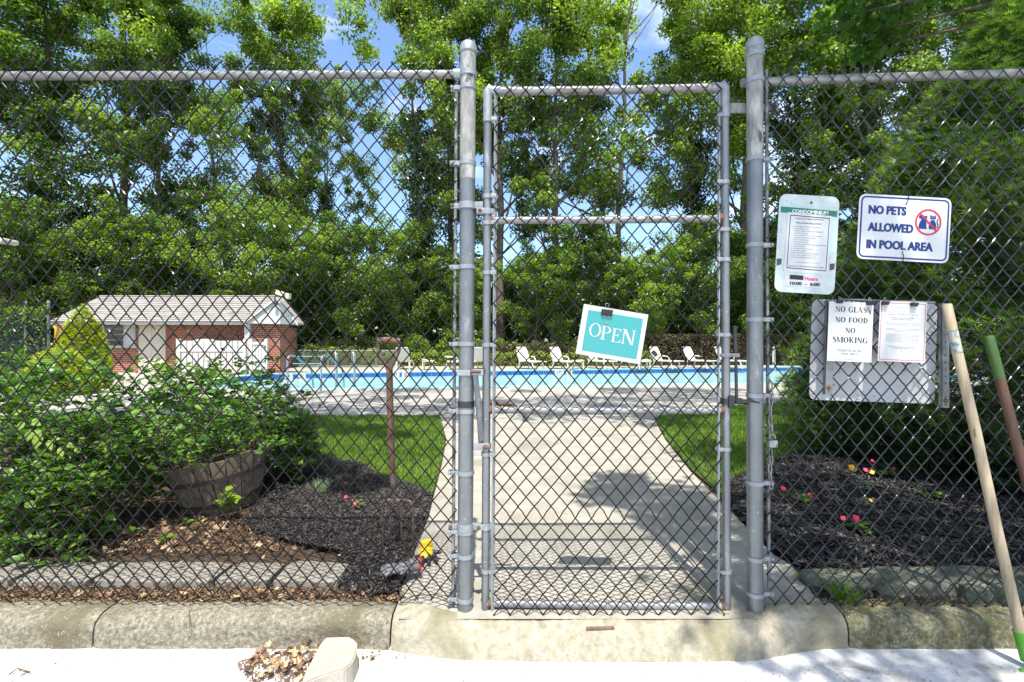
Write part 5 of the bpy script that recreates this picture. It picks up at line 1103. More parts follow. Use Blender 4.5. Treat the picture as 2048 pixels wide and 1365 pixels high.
def tree_meshes(seed, H, R, z0, nl, per, size, ivy=0, lean=0.0, dens=1.0, fork=1):
    rr = random.Random(seed); mb = MB(); C_ = []; Rr = []
    trunks = []
    for f in range(fork):
        top = Vector((rr.uniform(-1, 1) * R * .25 + (f - (fork - 1) / 2) * R * .7, rr.uniform(-1, 1) * R * .2, H * rr.uniform(.88, 1)))
        pts = [Vector((0, 0, -.2))]
        for k in range(1, 9):
            t = k / 8; pts.append(Vector((top.x * t ** 1.3 + rr.uniform(-.12, .12), top.y * t + rr.uniform(-.12, .12), top.z * t)))
        rad = [max(.03, (H * .0125) * (1 - k / 8.6) * (1.25 if k == 0 else 1) / (1 if fork == 1 else 1.25)) for k in range(9)]
        mb.tube(pts, rad, 8, cap=False); trunks.append((pts, rad))
    for i in range(nl):
        pts, rad = trunks[i % fork]; t = z0 + (1 - z0) * ((i + rr.random()) / nl) ** .9; t = min(t, .97); u = t * 8; a = min(int(u), 7); base = pts[a].lerp(pts[a + 1], u - a)
        az = i * 2.4 + rr.uniform(-.5, .5); prof_ = math.sin(math.pi * min(1, (t - z0 * .5) / (1.08 - z0 * .5))) ** .6; l = R * (.45 + .75 * prof_) * rr.uniform(.7, 1.15); up = math.radians(rr.uniform(15, 60) + 15 * t)
        d_ = Vector((math.cos(az) * math.cos(up), math.sin(az) * math.cos(up), math.sin(up))); p = [base]
        for k in range(1, 5): d_ = (d_ + Vector((rr.uniform(-.2, .2), rr.uniform(-.2, .2), rr.uniform(-.05, .18)))).normalized(); p.append(p[-1] + d_ * l / 4)
        r0 = max(.02, rad[a] * .42); mb.tube(p, [r0, r0 * .75, r0 * .5, r0 * .32, r0 * .15], 6, cap=False)
        C_.append(p[-1]); Rr.append(rr.uniform(.45, 1.1) * R * .27); C_.append(p[3]); Rr.append(rr.uniform(.5, .9) * R * .24)
        for k in range(4):
            s_ = p[rr.choice((2, 3, 3, 4))]; dd = (d_ + Vector((rr.uniform(-1, 1), rr.uniform(-1, 1), rr.uniform(-.5, .6)))).normalized(); e_ = s_ + dd * l * rr.uniform(.25, .42)
            mb.tube([s_, (s_ + e_) / 2 + Vector((0, 0, .1)), e_], [r0 * .35, r0 * .22, r0 * .08], 4, cap=False)
            if rr.random() < dens: C_.append(e_); Rr.append(rr.uniform(.3, .95) * R * .25)
    me_t = None
    V = mb.v; me = bpy.data.meshes.new('trunk'); me.from_pydata([tuple(v) for v in V], [], mb.f); me.update(); me.polygons.foreach_set('use_smooth', [True] * len(me.polygons)); me.materials.append(M['bark'])
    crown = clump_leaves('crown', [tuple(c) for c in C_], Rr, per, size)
    iv = None
    if ivy:
        ic = []; ir = []
        for pts, rad in trunks:
            for k in range(46):
                t = k / 46 * ivy * 8; a = min(int(t), 7); q = pts[a].lerp(pts[a + 1], t - a); ic.append(tuple(q + Vector((rr.uniform(-.3, .3), rr.uniform(-.3, .3), 0)))); ir.append(rr.uniform(.45, .85))
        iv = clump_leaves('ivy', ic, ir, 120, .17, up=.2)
    return me, crown, iv
PROTO = {}
PROTO['a'] = tree_meshes(11, 22, 4.2, .22, 30, 270, .17, dens=.8)
PROTO['b'] = tree_meshes(12, 22, 3.6, .30, 28, 260, .17, ivy=.8, dens=.8)
PROTO['c'] = tree_meshes(13, 20, 4.6, .25, 30, 260, .17, fork=2, dens=.75)
PROTO['d'] = tree_meshes(14, 22, 4.0, .15, 32, 260, .17, dens=.75)
PROTO['e'] = tree_meshes(15, 18, 4.0, .35, 26, 240, .17, ivy=.7, fork=2, dens=.7)
PROTO['s'] = tree_meshes(16, 7, 3.0, .12, 30, 190, .13, dens=.9)
PROTO['t'] = tree_meshes(17, 6, 2.6, .10, 28, 190, .12)
def plant_tree(kind, px, d, H, lab, mat='leaf_tree', grp='tall trees behind the pool', rot=0, wide=1.0, cat='tree', name='tree'):
    Hp = {'a': 22, 'b': 22, 'c': 20, 'd': 22, 'e': 18, 's': 7, 't': 6}[kind]
    tr, cr, iv = PROTO[kind]; s = H / Hp; x = (px - CX) * d / F
    r_ = empty(name, (x, d, 0), lab, cat, grp); r_.rotation_euler = (0, 0, rot); r_.scale = (s * wide, s * wide, s)
    for nm_, me, mt in (('trunk', tr, 'bark'), ('crown', cr, mat), ('ivy', iv, 'leaf_ivy')):
        if me is None: continue
        o = bpy.data.objects.new(nm_, me); COL.objects.link(o); o.parent = r_
        if not me.materials: me.materials.append(M[mt])
        elif me.materials[0] != M[mt]:
            o.material_slots[0].link = 'OBJECT'; o.material_slots[0].material = M[mt]
T = [('d', -60, 25, 22, 'tall dark tree filling the upper left corner of the view', 'leaf_dark', 0, 1.2), ('a', 95, 28, 25, 'broad tree at the upper left above the pool house roof', 'leaf_tree', .7, 1.1), ('a', 250, 30, 27, 'tall tree left of the first blue sky gap', 'leaf_tree', 2.2, 1.0),
     ('b', 318, 27, 20, 'ivy covered tree standing over the left end of the pool house', 'leaf_dark', 1.0, .9), ('c', 470, 30, 22, 'forked bright tree between the two blue sky gaps', 'leaf_bright', .4, .95), ('b', 565, 31, 21.5, 'ivy clad tree directly above the right gable of the pool house', 'leaf_tree', 2.9, .85),
     ('e', 650, 33, 18, 'shorter open tree with bare limbs beside the second sky gap', 'leaf_tree', 1.2, .75), ('e', 842, 30, 23, 'open tree showing its stem just left of the gate post', 'leaf_bright', 0, .9), ('b', 905, 32, 25, 'ivy hung tree right behind the left gate post', 'leaf_tree', 2.0, .9),
     ('a', 1000, 30, 26, 'leaning tree seen between post and hinge stile', 'leaf_tree', 4.0, .9), ('d', 1110, 29, 25, 'large dense tree filling the left half of the gate', 'leaf_tree', 5.0, 1.0), ('c', 1228, 31, 26, 'broad forked tree above the OPEN sign', 'leaf_bright', 1.9, 1.0),
     ('e', 1395, 33, 23, 'thin tree beside the small sky gap left of the right post', 'leaf_tree', 3.0, .85), ('a', 1490, 30, 26, 'tall bright tree directly behind the right gate post', 'leaf_bright', .2, 1.05), ('e', 1620, 27, 24, 'tall tree with a sky hole above the pool rules sign', 'leaf_tree', 4.4, 1.0),
     ('b', 1735, 24, 21, 'ivy wrapped tree behind the no pets sign', 'leaf_dark', 3.6, 1.0), ('c', 1850, 25, 22, 'forked tree with thick pale limbs at the upper right', 'leaf_tree', .9, 1.1), ('a', 1985, 27, 25, 'dark tree rising behind the big evergreen', 'leaf_dark', 5.5, 1.1), ('d', 2130, 26, 24, 'tree cut by the right edge of the view', 'leaf_tree', 2.6, 1.1)]
for k, px, d, H, lab, mt, rt, wd in T: plant_tree(k, px, d, H, lab, mt, rot=rt, wide=wd)
S_ = [('s', 30, 22, 6.5, 'dark small tree behind the green screen fence', 'leaf_dark'), ('t', 120, 26, 6.5, 'small dark tree left of the pool house', 'leaf_dark'), ('s', 250, 27, 7.5, 'small tree showing over the left roof slope', 'leaf_tree'), ('t', 370, 27, 6.5, 'small tree over the middle of the pool house roof', 'leaf_dark'),
      ('s', 505, 26, 7.4, 'pale bushy tree above the right part of the pool house roof', 'leaf_bright'), ('s', 690, 27, 7.0, 'rounded bright tree just right of the pool house', 'leaf_bright'), ('t', 610, 28, 6.0, 'dark bushy tree touching the gable of the pool house', 'leaf_dark'), ('s', 830, 29, 7.0, 'dark small tree behind the fork handle', 'leaf_dark'),
      ('t', 930, 28.5, 5.0, 'small tree right behind the left gate post', 'leaf_tree'), ('s', 1070, 28, 5.8, 'bright low tree left of the OPEN sign', 'leaf_bright'), ('t', 1180, 28.5, 6.5, 'low tree behind the OPEN sign', 'leaf_tree'), ('s', 1290, 28.5, 5.6, 'low bright tree right of the OPEN sign', 'leaf_bright'),
      ('s', 1400, 29, 7.0, 'dark low tree left of the latch stile', 'leaf_dark'), ('t', 1520, 28, 6.5, 'low tree behind the right gate post', 'leaf_tree'), ('s', 1640, 27, 6.6, 'bright low tree under the pool rules sign', 'leaf_bright'), ('t', 1760, 24, 6.5, 'low dark tree behind the blank board', 'leaf_dark'), ('s', 1930, 22, 7.5, 'dark low tree behind the evergreen', 'leaf_dark')]
for i, (k, px, d, H, lab, mt) in enumerate(S_): plant_tree(k, px, d, H * .93, lab, mt, grp='small trees in front of the tall ones', rot=i * 1.7, wide=1.1, name='small_tree')
# far wood that reads as one mass
n = 85000; pos = np.column_stack([rng.uniform(-52, 52, n), rng.uniform(36, 44, n), np.zeros(n)])
hh = np.array([7.0 + 3.0 * noise.noise(Vector((x * .12, y * .1, 0))) + 2.5 * noise.noise(Vector((x * .5, y * .3, 4))) for x, y, _ in pos]); pos[:, 2] = hh * rng.uniform(0, 1, n) ** .8
nm = rng.normal(size=(n, 3)); nm[:, 2] += .5; nm[:, 1] -= .4
me = scatter('far_woods', LEAF4[0], LEAF4[1], pos, frames(nm, rng.uniform(0, 6.28, n)), rng.uniform(.3, .6, n), np.clip(rng.normal(.4, .25, n), 0, 1)); tag(link('far_woods', me, M['leaf_dark']), 'dark far wood behind the tall trees', 'woods', kind='stuff')

# hedges behind the pool
def hedge(name, px0, px1, d, depth, z0, z1, n, size, mat, lab, cat='hedge', wob=.15):
    x0, x1 = BX(px0, d), BX(px1, d); r_ = empty(name, ((x0 + x1) / 2, d, 0), lab, cat); m_ = MB()
    for k in range(int((x1 - x0) / .5) + 2):
        x = x0 + k * .5 + random.uniform(-.1, .1); m_.tube([(x, d, 0), (x + random.uniform(-.2, .2), d, z1 * .5), (x + random.uniform(-.3, .3), d, z1 * .85)], [.02, .015, .006], 5, cap=False)
    tag(m_.build('stems', M['twig'], r_), kind='stuff')
    x = rng.uniform(x0, x1, n); u = rng.uniform(0, 1, n); top = z1 + np.array([wob * noise.noise(Vector((a * 1.1, d, 0))) * 2 + wob * noise.noise(Vector((a * 3.7, d, 2))) for a in x])
    side = rng.uniform(0, 1, n) < .55; y = d + np.where(side, -depth / 2 + rng.exponential(.10, n), rng.uniform(-depth / 2, depth / 2, n)); z = np.where(side, z0 + (top - z0) * u, top - rng.exponential(.10, n)); z = np.maximum(z, .02)
    nm = rng.normal(size=(n, 3)) * .8; nm[:, 1] -= .6; nm[:, 2] += .5
    off = np.array(rootloc(r_)); me = scatter('foliage', LEAF4[0], LEAF4[1], np.column_stack([x, y, z]) - off, frames(nm, rng.uniform(0, 6.28, n)), rng.uniform(size * .7, size * 1.3, n), np.clip(rng.normal(.5, .25, n), 0, 1))
    link('foliage', me, M[mat], r_)
hedge('hedge', 615, 1300, 25.8, .9, 0, .72, 12000, .085, 'hedge_gold', 'low yellow green hedge behind the loungers')
hedge('hedge', 815, 1290, 27.2, 1.0, .5, 1.22, 9000, .12, 'leaf_tree', 'green hedge row standing behind the yellow green hedge', wob=.3)
hedge('hedge', 955, 1150, 26.7, .7, .5, 1.15, 2600, .10, 'hedge_brown', 'reddish brown shrubs above the low hedge left of the OPEN sign', wob=.3)
hedge('hedge', 1292, 1900, 27.0, .9, 0, 1.72, 15000, .10, 'hedge_brown', 'tall brown hedge behind the loungers right of the OPEN sign', wob=.05)
hedge('hedge', 1560, 1700, 26.2, .7, 0, 1.25, 2600, .11, 'leaf_bright', 'bright bush before the brown hedge seen under the rules sign', wob=.4)
hedge('hedge', 584, 760, 25.0, .8, 0, .95, 3600, .09, 'hedge_gold', 'yellow and brown vines along the low pool fence', wob=.3)
hedge('hedge', 640, 960, 27.6, 1.2, 0, 1.3, 7000, .12, 'leaf_bright', 'bright bushes behind the low pool fence', wob=.4)
hedge('vine', -560, 95, 12.3, .25, .6, 2.15, 6000, .07, 'leaf_dark', 'dark vines climbing over the green screen fence', 'vine', .12)

# evergreens built of needle sprays
SPR = ([], [])
for k in range(8):
    a = -1.15 + 2.3 * k / 7; c_, s_ = math.cos(a), math.sin(a); b = len(SPR[0]); L_ = 1 - .25 * abs(a); zz = .12 * math.sin(k * 2.1)
    SPR[0].extend([(-.03 * c_, .03 * s_, 0), (.03 * c_, -.03 * s_, 0), (s_ * L_ + .012, c_ * L_, zz)]); SPR[1].append((b, b + 1, b + 2))
SPRW = ([(x * (1 if i % 3 == 2 else 2.4), y * (1 if i % 3 == 2 else 2.4), z) for i, (x, y, z) in enumerate(SPR[0])], SPR[1])
def evergreen(name, c, R, H, n, size, mat, lab, pw=1.0, z0=0.0, lump=.2, seed=0):
    r_ = empty(name, c, lab, 'evergreen'); MB().tube([(0, 0, -.1), (0, 0, H * .5), (0, 0, H * .92)], [R * .07, R * .05, .01], 8).build('trunk', M['bark'], r_, True, local=True)
    z = H * (1 - np.sqrt(rng.uniform(0, 1, n))) if pw == 1 else H * (1 - rng.uniform(0, 1, n) ** (1 / 1.7)); z = np.maximum(z, z0)
    az = rng.uniform(0, 2 * math.pi, n); t = z / H; base = R * (1 - t ** (1.4 if mat == 'conifer' else 2.3)) ** (.85) * (.90 + .10 * np.minimum(1, t * 8))
    lm = np.array([noise.noise(Vector((math.cos(a) * 2.6, math.sin(a) * 2.6, q * 2.4 / H * 4 + seed))) + .5 * noise.noise(Vector((math.cos(a) * 7, math.sin(a) * 7, q * 12 / H + seed))) for a, q in zip(az, z)])
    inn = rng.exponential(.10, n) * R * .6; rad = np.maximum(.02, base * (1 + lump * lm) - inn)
    pos = np.column_stack([rad * np.cos(az), rad * np.sin(az), z + rng.normal(0, .02, n)])
    out_ = np.column_stack([np.cos(az), np.sin(az), np.full(n, .35)]) + rng.normal(size=(n, 3)) * .35
    upv = rng.normal(size=(n, 3)) * .4; upv[:, 2] += 1
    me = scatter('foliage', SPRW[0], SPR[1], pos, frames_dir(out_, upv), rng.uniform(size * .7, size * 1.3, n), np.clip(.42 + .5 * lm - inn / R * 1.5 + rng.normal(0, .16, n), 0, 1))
    link('foliage', me, M[mat], r_); 
    m_ = MB()
    for k in range(60):
        a = k * 2.4; zz = H * .06 + H * .8 * k / 60; rr_ = R * (1 - (zz / H) ** 1.4) ** .85 * .9; m_.tube([(0, 0, zz), (rr_ * math.cos(a), rr_ * math.sin(a), zz + rr_ * .2)], [R * .012, R * .004], 4, cap=False)
    m_.build('branches', M['bark'], r_, local=True); return r_
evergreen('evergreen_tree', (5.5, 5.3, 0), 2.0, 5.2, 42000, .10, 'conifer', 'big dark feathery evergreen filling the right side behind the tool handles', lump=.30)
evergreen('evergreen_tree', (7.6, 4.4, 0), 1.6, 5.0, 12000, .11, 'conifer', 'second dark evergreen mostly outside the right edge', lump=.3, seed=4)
evergreen('golden_cypress', (P(165, 740, 13.5).x, 13.5, 0), .64, 2.38, 12000, .085, 'gold', 'yellow green cone shaped conifer in front of the pool house', lump=.16, seed=8)
evergreen('low_cypress', (P(118, 740, 12.0).x, 12.0, 0), .75, 1.25, 5200, .08, 'gold', 'low spreading golden conifer at the foot of the cone shaped one', lump=.3, seed=3)

# shade trees standing outside the picture; their crowns hang over the bed, path and deck
def shade_tree(name, x, y, H, crown, per, size, lab, mat, tpl=LEAF4):
    r_ = empty(name, (x, y, 0), lab, 'tree'); top = Vector((0, 0, H * .8)); m_ = MB(); m_.tube([(0, 0, -.2), (.05, 0, H * .3), (0, .1, H * .6), top], [.26, .2, .15, .08], 12)
    C_ = []; Rr = []
    for (cx_, cy_, cz_, r__) in crown:
        e_ = Vector((cx_ - x, cy_ - y, cz_)); st = Vector((0, .05, min(H * .75, max(H * .25, cz_ - e_.xy.length * .45)))); md = st.lerp(e_, .55) + Vector((0, 0, .25)); m_.tube([st, md, e_], [.06, .04, .012], 6, cap=False); C_.append(tuple(e_)); Rr.append(r__)
    m_.build('trunk', M['bark'], r_, True, local=True)
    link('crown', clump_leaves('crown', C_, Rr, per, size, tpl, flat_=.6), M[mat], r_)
rr = random.Random(5); cr = []
for k in range(58):
    a = rr.uniform(0, 6.28); q = rr.random() ** .5; zz = rr.uniform(6.3, 8.8); cr.append((5.0 + 3.9 * q * math.cos(a), .1 + 2.9 * q * math.sin(a), zz, rr.uniform(.5, .85)))
cr += [(*P(px, py, d), r__) for px, py, d, r__ in ((1705, 30, 7.6, .55), (1760, 60, 7.8, .5), (1690, -40, 7.4, .7), (1800, -30, 7.5, .7), (1880, -60, 7.6, .7), (1950, -20, 7.4, .5), (2040, 30, 7.2, .6), (1740, 95, 8.2, .35), (1640, -60, 7.8, .5))]
cr += [(x_, y_, z_, .34) for x_, y_, z_ in ((1.30, 1.1, 8.2), (1.45, .35, 7.7), (1.6, -.6, 7.5), (1.75, .7, 7.9), (1.15, .75, 8.0))]
shade_tree('maple_tree', 8.4, .4, 9.5, cr, 170, .13, 'overhanging maple whose bright leaves enter the upper right corner', 'leaf_maple', LOBED)
def high(n, x0, x1, y0, y1, seed):
    r2 = random.Random(seed); out = []
    while len(out) < n:
        x, y = r2.uniform(x0, x1), r2.uniform(y0, y1); z = max(9.0, 1.35 + .86 * y + 1.4) + r2.uniform(0, 2.5); out.append((x, y, z, r2.uniform(.45, .85)))
    return out
shade_tree('oak_tree', -8.6, 4.2, 13, high(46, -8.5, .4, 4.0, 8.8, 3) + [(-1.2 - .21 * k, 1.2 + (k * 1.7) % 3.1, 7.6 + (k * .9) % 1.5 + .3 * ((k * 1.7) % 3.1), .28 + .04 * (k % 4)) for k in range(11)], 170, .16, 'tall oak left of the view shading the pool deck', 'leaf_tree')
shade_tree('oak_tree', 11.2, 5.4, 13, high(78, .6, 11.5, 3.6, 8.8, 4), 170, .16, 'tall oak right of the view shading lawn and deck', 'leaf_tree')

# big leafy shrub at the left
rs = random.Random(9); sh_ = empty('leafy_shrub', (-3.3, 3.9, 0), 'big leafy green shrub spreading along the left side behind the fence', 'shrub')
ell = [(-3.5, 3.8, .56, 1.25, .95, .70), (-2.75, 4.2, .52, .85, .9, .66), (-2.4, 4.5, .45, .42, .45, .46), (-4.7, 4.0, .62, 1.2, 1.1, .74), (-2.9, 3.35, .40, .62, .42, .46), (-3.0, 5.0, .6, .75, .7, .66), (-2.75, 2.95, .24, .42, .25, .34), (-2.15, 4.5, .36, .26, .25, .28), (-3.5, 3.1, .5, .8, .4, .5)]
tw = []; 
for k in range(1500):
    e_ = ell[rs.choices(range(len(ell)), [4, 3, 2, 2.5, 2.4, 1.6, 1.2, .6, 2])[0]]; a = rs.uniform(0, 6.283); ph_ = math.asin(rs.uniform(-.55, 1)); q = rs.uniform(.72, 1.05) * (1 + .18 * noise.noise(Vector((a * 2, ph_ * 3, e_[0]))))
    p = Vector((e_[0] + e_[3] * q * math.cos(a) * math.cos(ph_), e_[1] + e_[4] * q * math.sin(a) * math.cos(ph_), e_[2] + e_[5] * q * math.sin(ph_)))
    if p.z < .05 or p.y < 2.62: continue
    if p.x > -2.62 and p.z < .50 and p.y < 4.3: continue
    tw.append(p)
pos = []; dirs = []; nor = []; tt = []
stem = MB()
for p in tw:
    ax = Vector((rs.uniform(-.7, .7), rs.uniform(-.9, .4), rs.uniform(.1, .9))).normalized(); base_ = p - ax * .16; sh = rs.gauss(0, .12)
    if rs.random() < .6: stem.tube([base_, p], [.003, .0015], 3, cap=False)
    for k in range(rs.randint(8, 13)):
        f = rs.random(); q = base_.lerp(p, f); a = k * 2.4 + rs.uniform(-.4, .4); sd = Vector((math.cos(a), math.sin(a), rs.uniform(-.35, .45))).normalized()
        pos.append(tuple(q + sd * .012)); dirs.append(tuple((sd + ax * .4).normalized())); tt.append(min(1, max(0, .46 + sh + rs.gauss(0, .17) + .16 * f)))
for k in range(26):
    a = rs.uniform(0, 6.28); tgt = tw[rs.randrange(len(tw))]; b_ = Vector((tgt.x * .7 - 1.0, 3.95 + rs.uniform(-.4, .4), 0)); b_.x = max(-4.8, min(-2.3, b_.x)); stem.tube([b_, b_.lerp(tgt, .5) + Vector((0, 0, .12)), tgt], [.014, .009, .003], 5, cap=False)
tag(stem.build('stems', M['twig'], sh_), kind='stuff')
pos = np.array(pos); dirs = np.array(dirs); tt = np.array(tt); upv = rng.normal(size=pos.shape) * .45; upv[:, 2] += 1; sc_ = rng.uniform(.042, .085, len(pos)); RR = frames_dir(dirs, upv)
pxs = CX + pos[:, 0] / pos[:, 1] * F; pys = CY - (pos[:, 2] - EYE) / pos[:, 1] * F; key = sc_ / pos[:, 1] + (RR[:, 1, 2] < -.2) * .004; key[(pxs < 5) | (pxs > 620) | (pos[:, 1] > 3.9)] = 0
pick = np.argsort(-key)[:290]; rest = np.setdiff1d(np.arange(len(pos)), pick); off = np.array(sh_.location)
tag(link('foliage', scatter('foliage', OVATE[0], OVATE[1], pos[rest] - off, RR[rest], sc_[rest], tt[rest]), M['leaf_shrub'], sh_), kind='stuff')
def leaf_set(mat, tpl, n=5, base='leaf'):
    out = []
    for k in range(n): me = np_mesh(base, np.array(tpl[0], float), np.concatenate([np.array(f) for f in tpl[1]]), [len(f) for f in tpl[1]], np.full(len(tpl[1]), .15 + .75 * k / (n - 1))); me.materials.append(M[mat]); out.append(me)
    return out
def place_leaf(me, p, R3, s, parent=None, name='leaf'):
    o = bpy.data.objects.new(name, me); COL.objects.link(o); mt = Matrix([list(r) + [0] for r in (np.array(R3) * s)]).to_4x4() if False else Matrix.Identity(4)
    for i in range(3):
        for j in range(3): mt[i][j] = R3[i][j] * s
    mt.translation = Vector(p); o.matrix_world = mt
    if parent: o.parent = parent
    return o
LS = leaf_set('leaf_shrub', OVATE)
for i in pick: place_leaf(LS[min(4, int(tt[i] * 5))], pos[i] - off, RR[i], sc_[i], sh_)
hd = MB()
for p in rs.sample(tw, 60):
    if p.y < 4.3 and len(hd.v) < 2500:
        for k in range(7):
            d_ = Vector((rs.gauss(0, .5), rs.gauss(-.3, .5), rs.uniform(.2, 1))).normalized(); hd.tube([p, p + d_ * .03], [.0012, .0035], 4)
tag(hd.build('seed_heads', M['rust'], sh_), kind='stuff')
# small leafy plants: leaves are parts
def rot_dir(d_, up=(0, 0, 1)):
    return frames_dir(np.array([d_], float), np.array([up], float))[0]
LV = leaf_set('leaf_vine', OVATE); LB = leaf_set('leaf_bright', OVATE); LSi = leaf_set('silver_leaf', OVATE)
vn = empty('vine_shoot', P(80, 870, 2.62), 'pale yellow green vine shoot hanging against the mesh at the left', 'vine'); vp = [P(45, 822, 2.62), P(62, 838, 2.6), P(85, 862, 2.58), P(105, 880, 2.56), P(125, 886, 2.56), P(150, 894, 2.58)]
MB().tube(vp, .0022, 5).build('stem', M['hedge_gold'], vn)
for px_, py_, dx, dz, s in ((44, 822, -.6, -.25, .05), (50, 842, -.5, -.9, .06), (66, 838, .8, -.5, .065), (66, 860, -.4, -1, .07), (76, 856, .2, -1, .075), (84, 868, -.3, -1, .085), (98, 880, .4, -.8, .06), (104, 880, 1, .2, .055), (122, 893, .3, -1, .06), (134, 888, 1, -.3, .05), (150, 896, 1, -.5, .05)):
    place_leaf(LV[2 + (px_ % 3)], P(px_, py_, 2.58) - vn.location, rot_dir((dx, -.25, dz), (.2, -1, .35)), s, vn)
def small_plant(px, py, lab, leaves, nl, ls, r, h, flowers=(), cat='flower', z=.03, upw=.5, seed=0, name='flower_plant'):
    ls *= 1.25; r2 = random.Random(seed * 7 + 1); b_ = G(px, py, z); o = empty(name, b_, lab, cat); st = MB(); ns = max(3, nl // 5); tips = []
    for k in range(ns):
        a = k * 2.4 + r2.uniform(-.4, .4); t_ = Vector((r * .6 * math.cos(a), r * .6 * math.sin(a), h * r2.uniform(.6, 1))); tips.append(t_); st.tube([Vector((0, 0, -.02)), t_ * .5 + Vector((0, 0, h * .15)), t_], [.003, .0025, .0015], 4, cap=False)
    st.build('stem', M['green_paint'], o, local=True)
    for k in range(nl):
        t_ = tips[k % ns] * r2.uniform(.45, 1.0); a = k * 2.4; d_ = (math.cos(a), math.sin(a), r2.uniform(-.1, upw)); place_leaf(leaves[r2.randrange(5)], t_, rot_dir(d_, (r2.uniform(-.3, .3), r2.uniform(-.5, .1), 1)), ls * r2.uniform(.7, 1.25), o)
    for fx_, fy_, mt, fr in flowers:
        dd = b_.y - .015; c_ = P(fx_, fy_, dd) - b_; nn = Vector((r2.uniform(-.2, .2), -.75, .7)).normalized(); R_ = frames(np.array([nn]), np.array([r2.uniform(0, 6)]))[0]; fl_ = MB(); V = []; Fc = []
        for k in range(5):
            a = 2 * math.pi * k / 5; V0 = len(V); V += [(0, 0, 0)]
            for da, q in ((-.62, .75), (-.3, 1.0), (0, .92), (.3, 1.0), (.62, .75)): V.append((fr * q * math.cos(a + da), fr * q * math.sin(a + da), .12 * fr * math.cos(da * 3) + .02 * fr * k))
            Fc.append(tuple(range(V0, V0 + 6)))
        fl_.add([Vector(R_ @ np.array(v)) + c_ for v in V], Fc); fl_.build('flower', M[mt], o, local=True)
small_plant(1603, 1008, 'impatiens with four pink red blooms nearest the right gate post', LS, 18, .042, .10, .08, ((1567, 978, 'petal_red', .022), (1600, 997, 'petal_red', .021), (1620, 991, 'petal_red', .021), (1634, 996, 'petal_red', .014)), seed=1)
small_plant(1714, 1065, 'impatiens with three bright pink blooms in the middle of the right bed', LS, 18, .048, .10, .08, ((1686, 1037, 'petal_red', .019), (1712, 1037, 'petal_red', .026), (1725, 1066, 'petal_red', .020)), seed=2)
small_plant(1726, 985, 'grey green leafy plant with yellow bloom in the right bed', LSi, 40, .035, .10, .14, ((1705, 937, 'petal_yellow', .036),), seed=3)
small_plant(1768, 955, 'round leaved green plant with small pink and yellow blooms', LS, 20, .055, .13, .09, ((1731, 940, 'petal_red', .022), (1743, 944, 'petal_yellow', .027), (1745, 922, 'petal_red', .018), (1788, 937, 'petal_red', .013)), seed=4)
small_plant(1734, 903, 'orange marigold alone near the lawn edge of the right bed', LS, 18, .04, .14, .14, ((1729, 873, 'petal_yellow', .036),), seed=5)
small_plant(1741, 1006, 'tiny yellow bloom beside the sunny mulch patch', LSi, 6, .02, .03, .03, ((1741, 1001, 'petal_yellow', .015),), seed=6)
small_plant(1866, 998, 'small green seedling without blooms in the dark mulch', LS, 12, .045, .10, .05, (), 'plant', seed=7, name='seedling')
small_plant(712, 1016, 'low plant with red blooms left of the garden fork', LB, 20, .032, .07, .05, ((692, 994, 'petal_red', .015), (711, 1006, 'petal_red', .018)), seed=8)
small_plant(694, 976, 'single red bloom on a low plant behind the other red one', LB, 10, .03, .06, .05, ((692, 967, 'petal_red', .016),), seed=9)
small_plant(455, 1040, 'bright green weed growing before the barrel planter', LB, 34, .06, .10, .24, (), 'weed', z=0, seed=10, name='weed')
small_plant(382, 1050, 'low round leaved weed left below the barrel planter', LB, 14, .045, .10, .05, (), 'weed', z=0, seed=11, name='weed')
small_plant(1614, 1170, 'small green weed between the gate post and the first edging stone', LB, 16, .035, .06, .05, (), 'weed', z=0, seed=12, name='weed')
small_plant(1766, 1172, 'pale weed sprouting between two edging stones', LV, 12, .03, .05, .07, (), 'weed', z=0, seed=13, name='weed')
small_plant(330, 1085, 'weed among the orange fallen leaves left of the mulch', LB, 16, .04, .09, .06, (), 'weed', z=0, seed=14, name='weed')
small_plant(1520, 1224, 'tiny green sprout at the foot of the right gate post', LB, 5, .02, .02, .02, (), 'weed', z=0, seed=15, name='weed')
small_plant(556, 905, 'leafy climber hanging over the right rim of the barrel', LB, 44, .05, .17, .30, (), 'plant', z=.2, seed=16, name='climber')
def tuft(name, px, py, lab, mat, n, h, w, spread, z=0, cat='grass tuft'):
    b_ = G(px, py, z); d_ = rng.normal(size=(n, 3)) * spread; d_[:, 2] = 1; hh = rng.uniform(h * .5, h * 1.1, n); tv = [(-.5, 0, 0), (.5, 0, 0), (.4, .5, .0), (-.4, .5, .0), (0, 1, -.18)]
    me = scatter(name, tv, [(0, 1, 2, 3), (3, 2, 4)], rng.normal(size=(n, 3)) * np.array([.02, .02, .001]), frames_dir(d_, rvec(n)), np.column_stack([np.full(n, w), hh, hh]), np.clip(rng.normal(.55, .2, n), 0, 1)); o = link(name, me, M[mat]); o.location = b_; tag(o, lab, cat)
tuft('grass_tuft', 1690, 1205, 'spiky grass tuft growing on the kerb behind the right fence', 'grass', 150, .16, .0045, .75)
tuft('grey_tuft', 640, 985, 'spiky grey green plant in the left mulch bed', 'silver_leaf', 150, .15, .0050, .6, .03, 'plant')
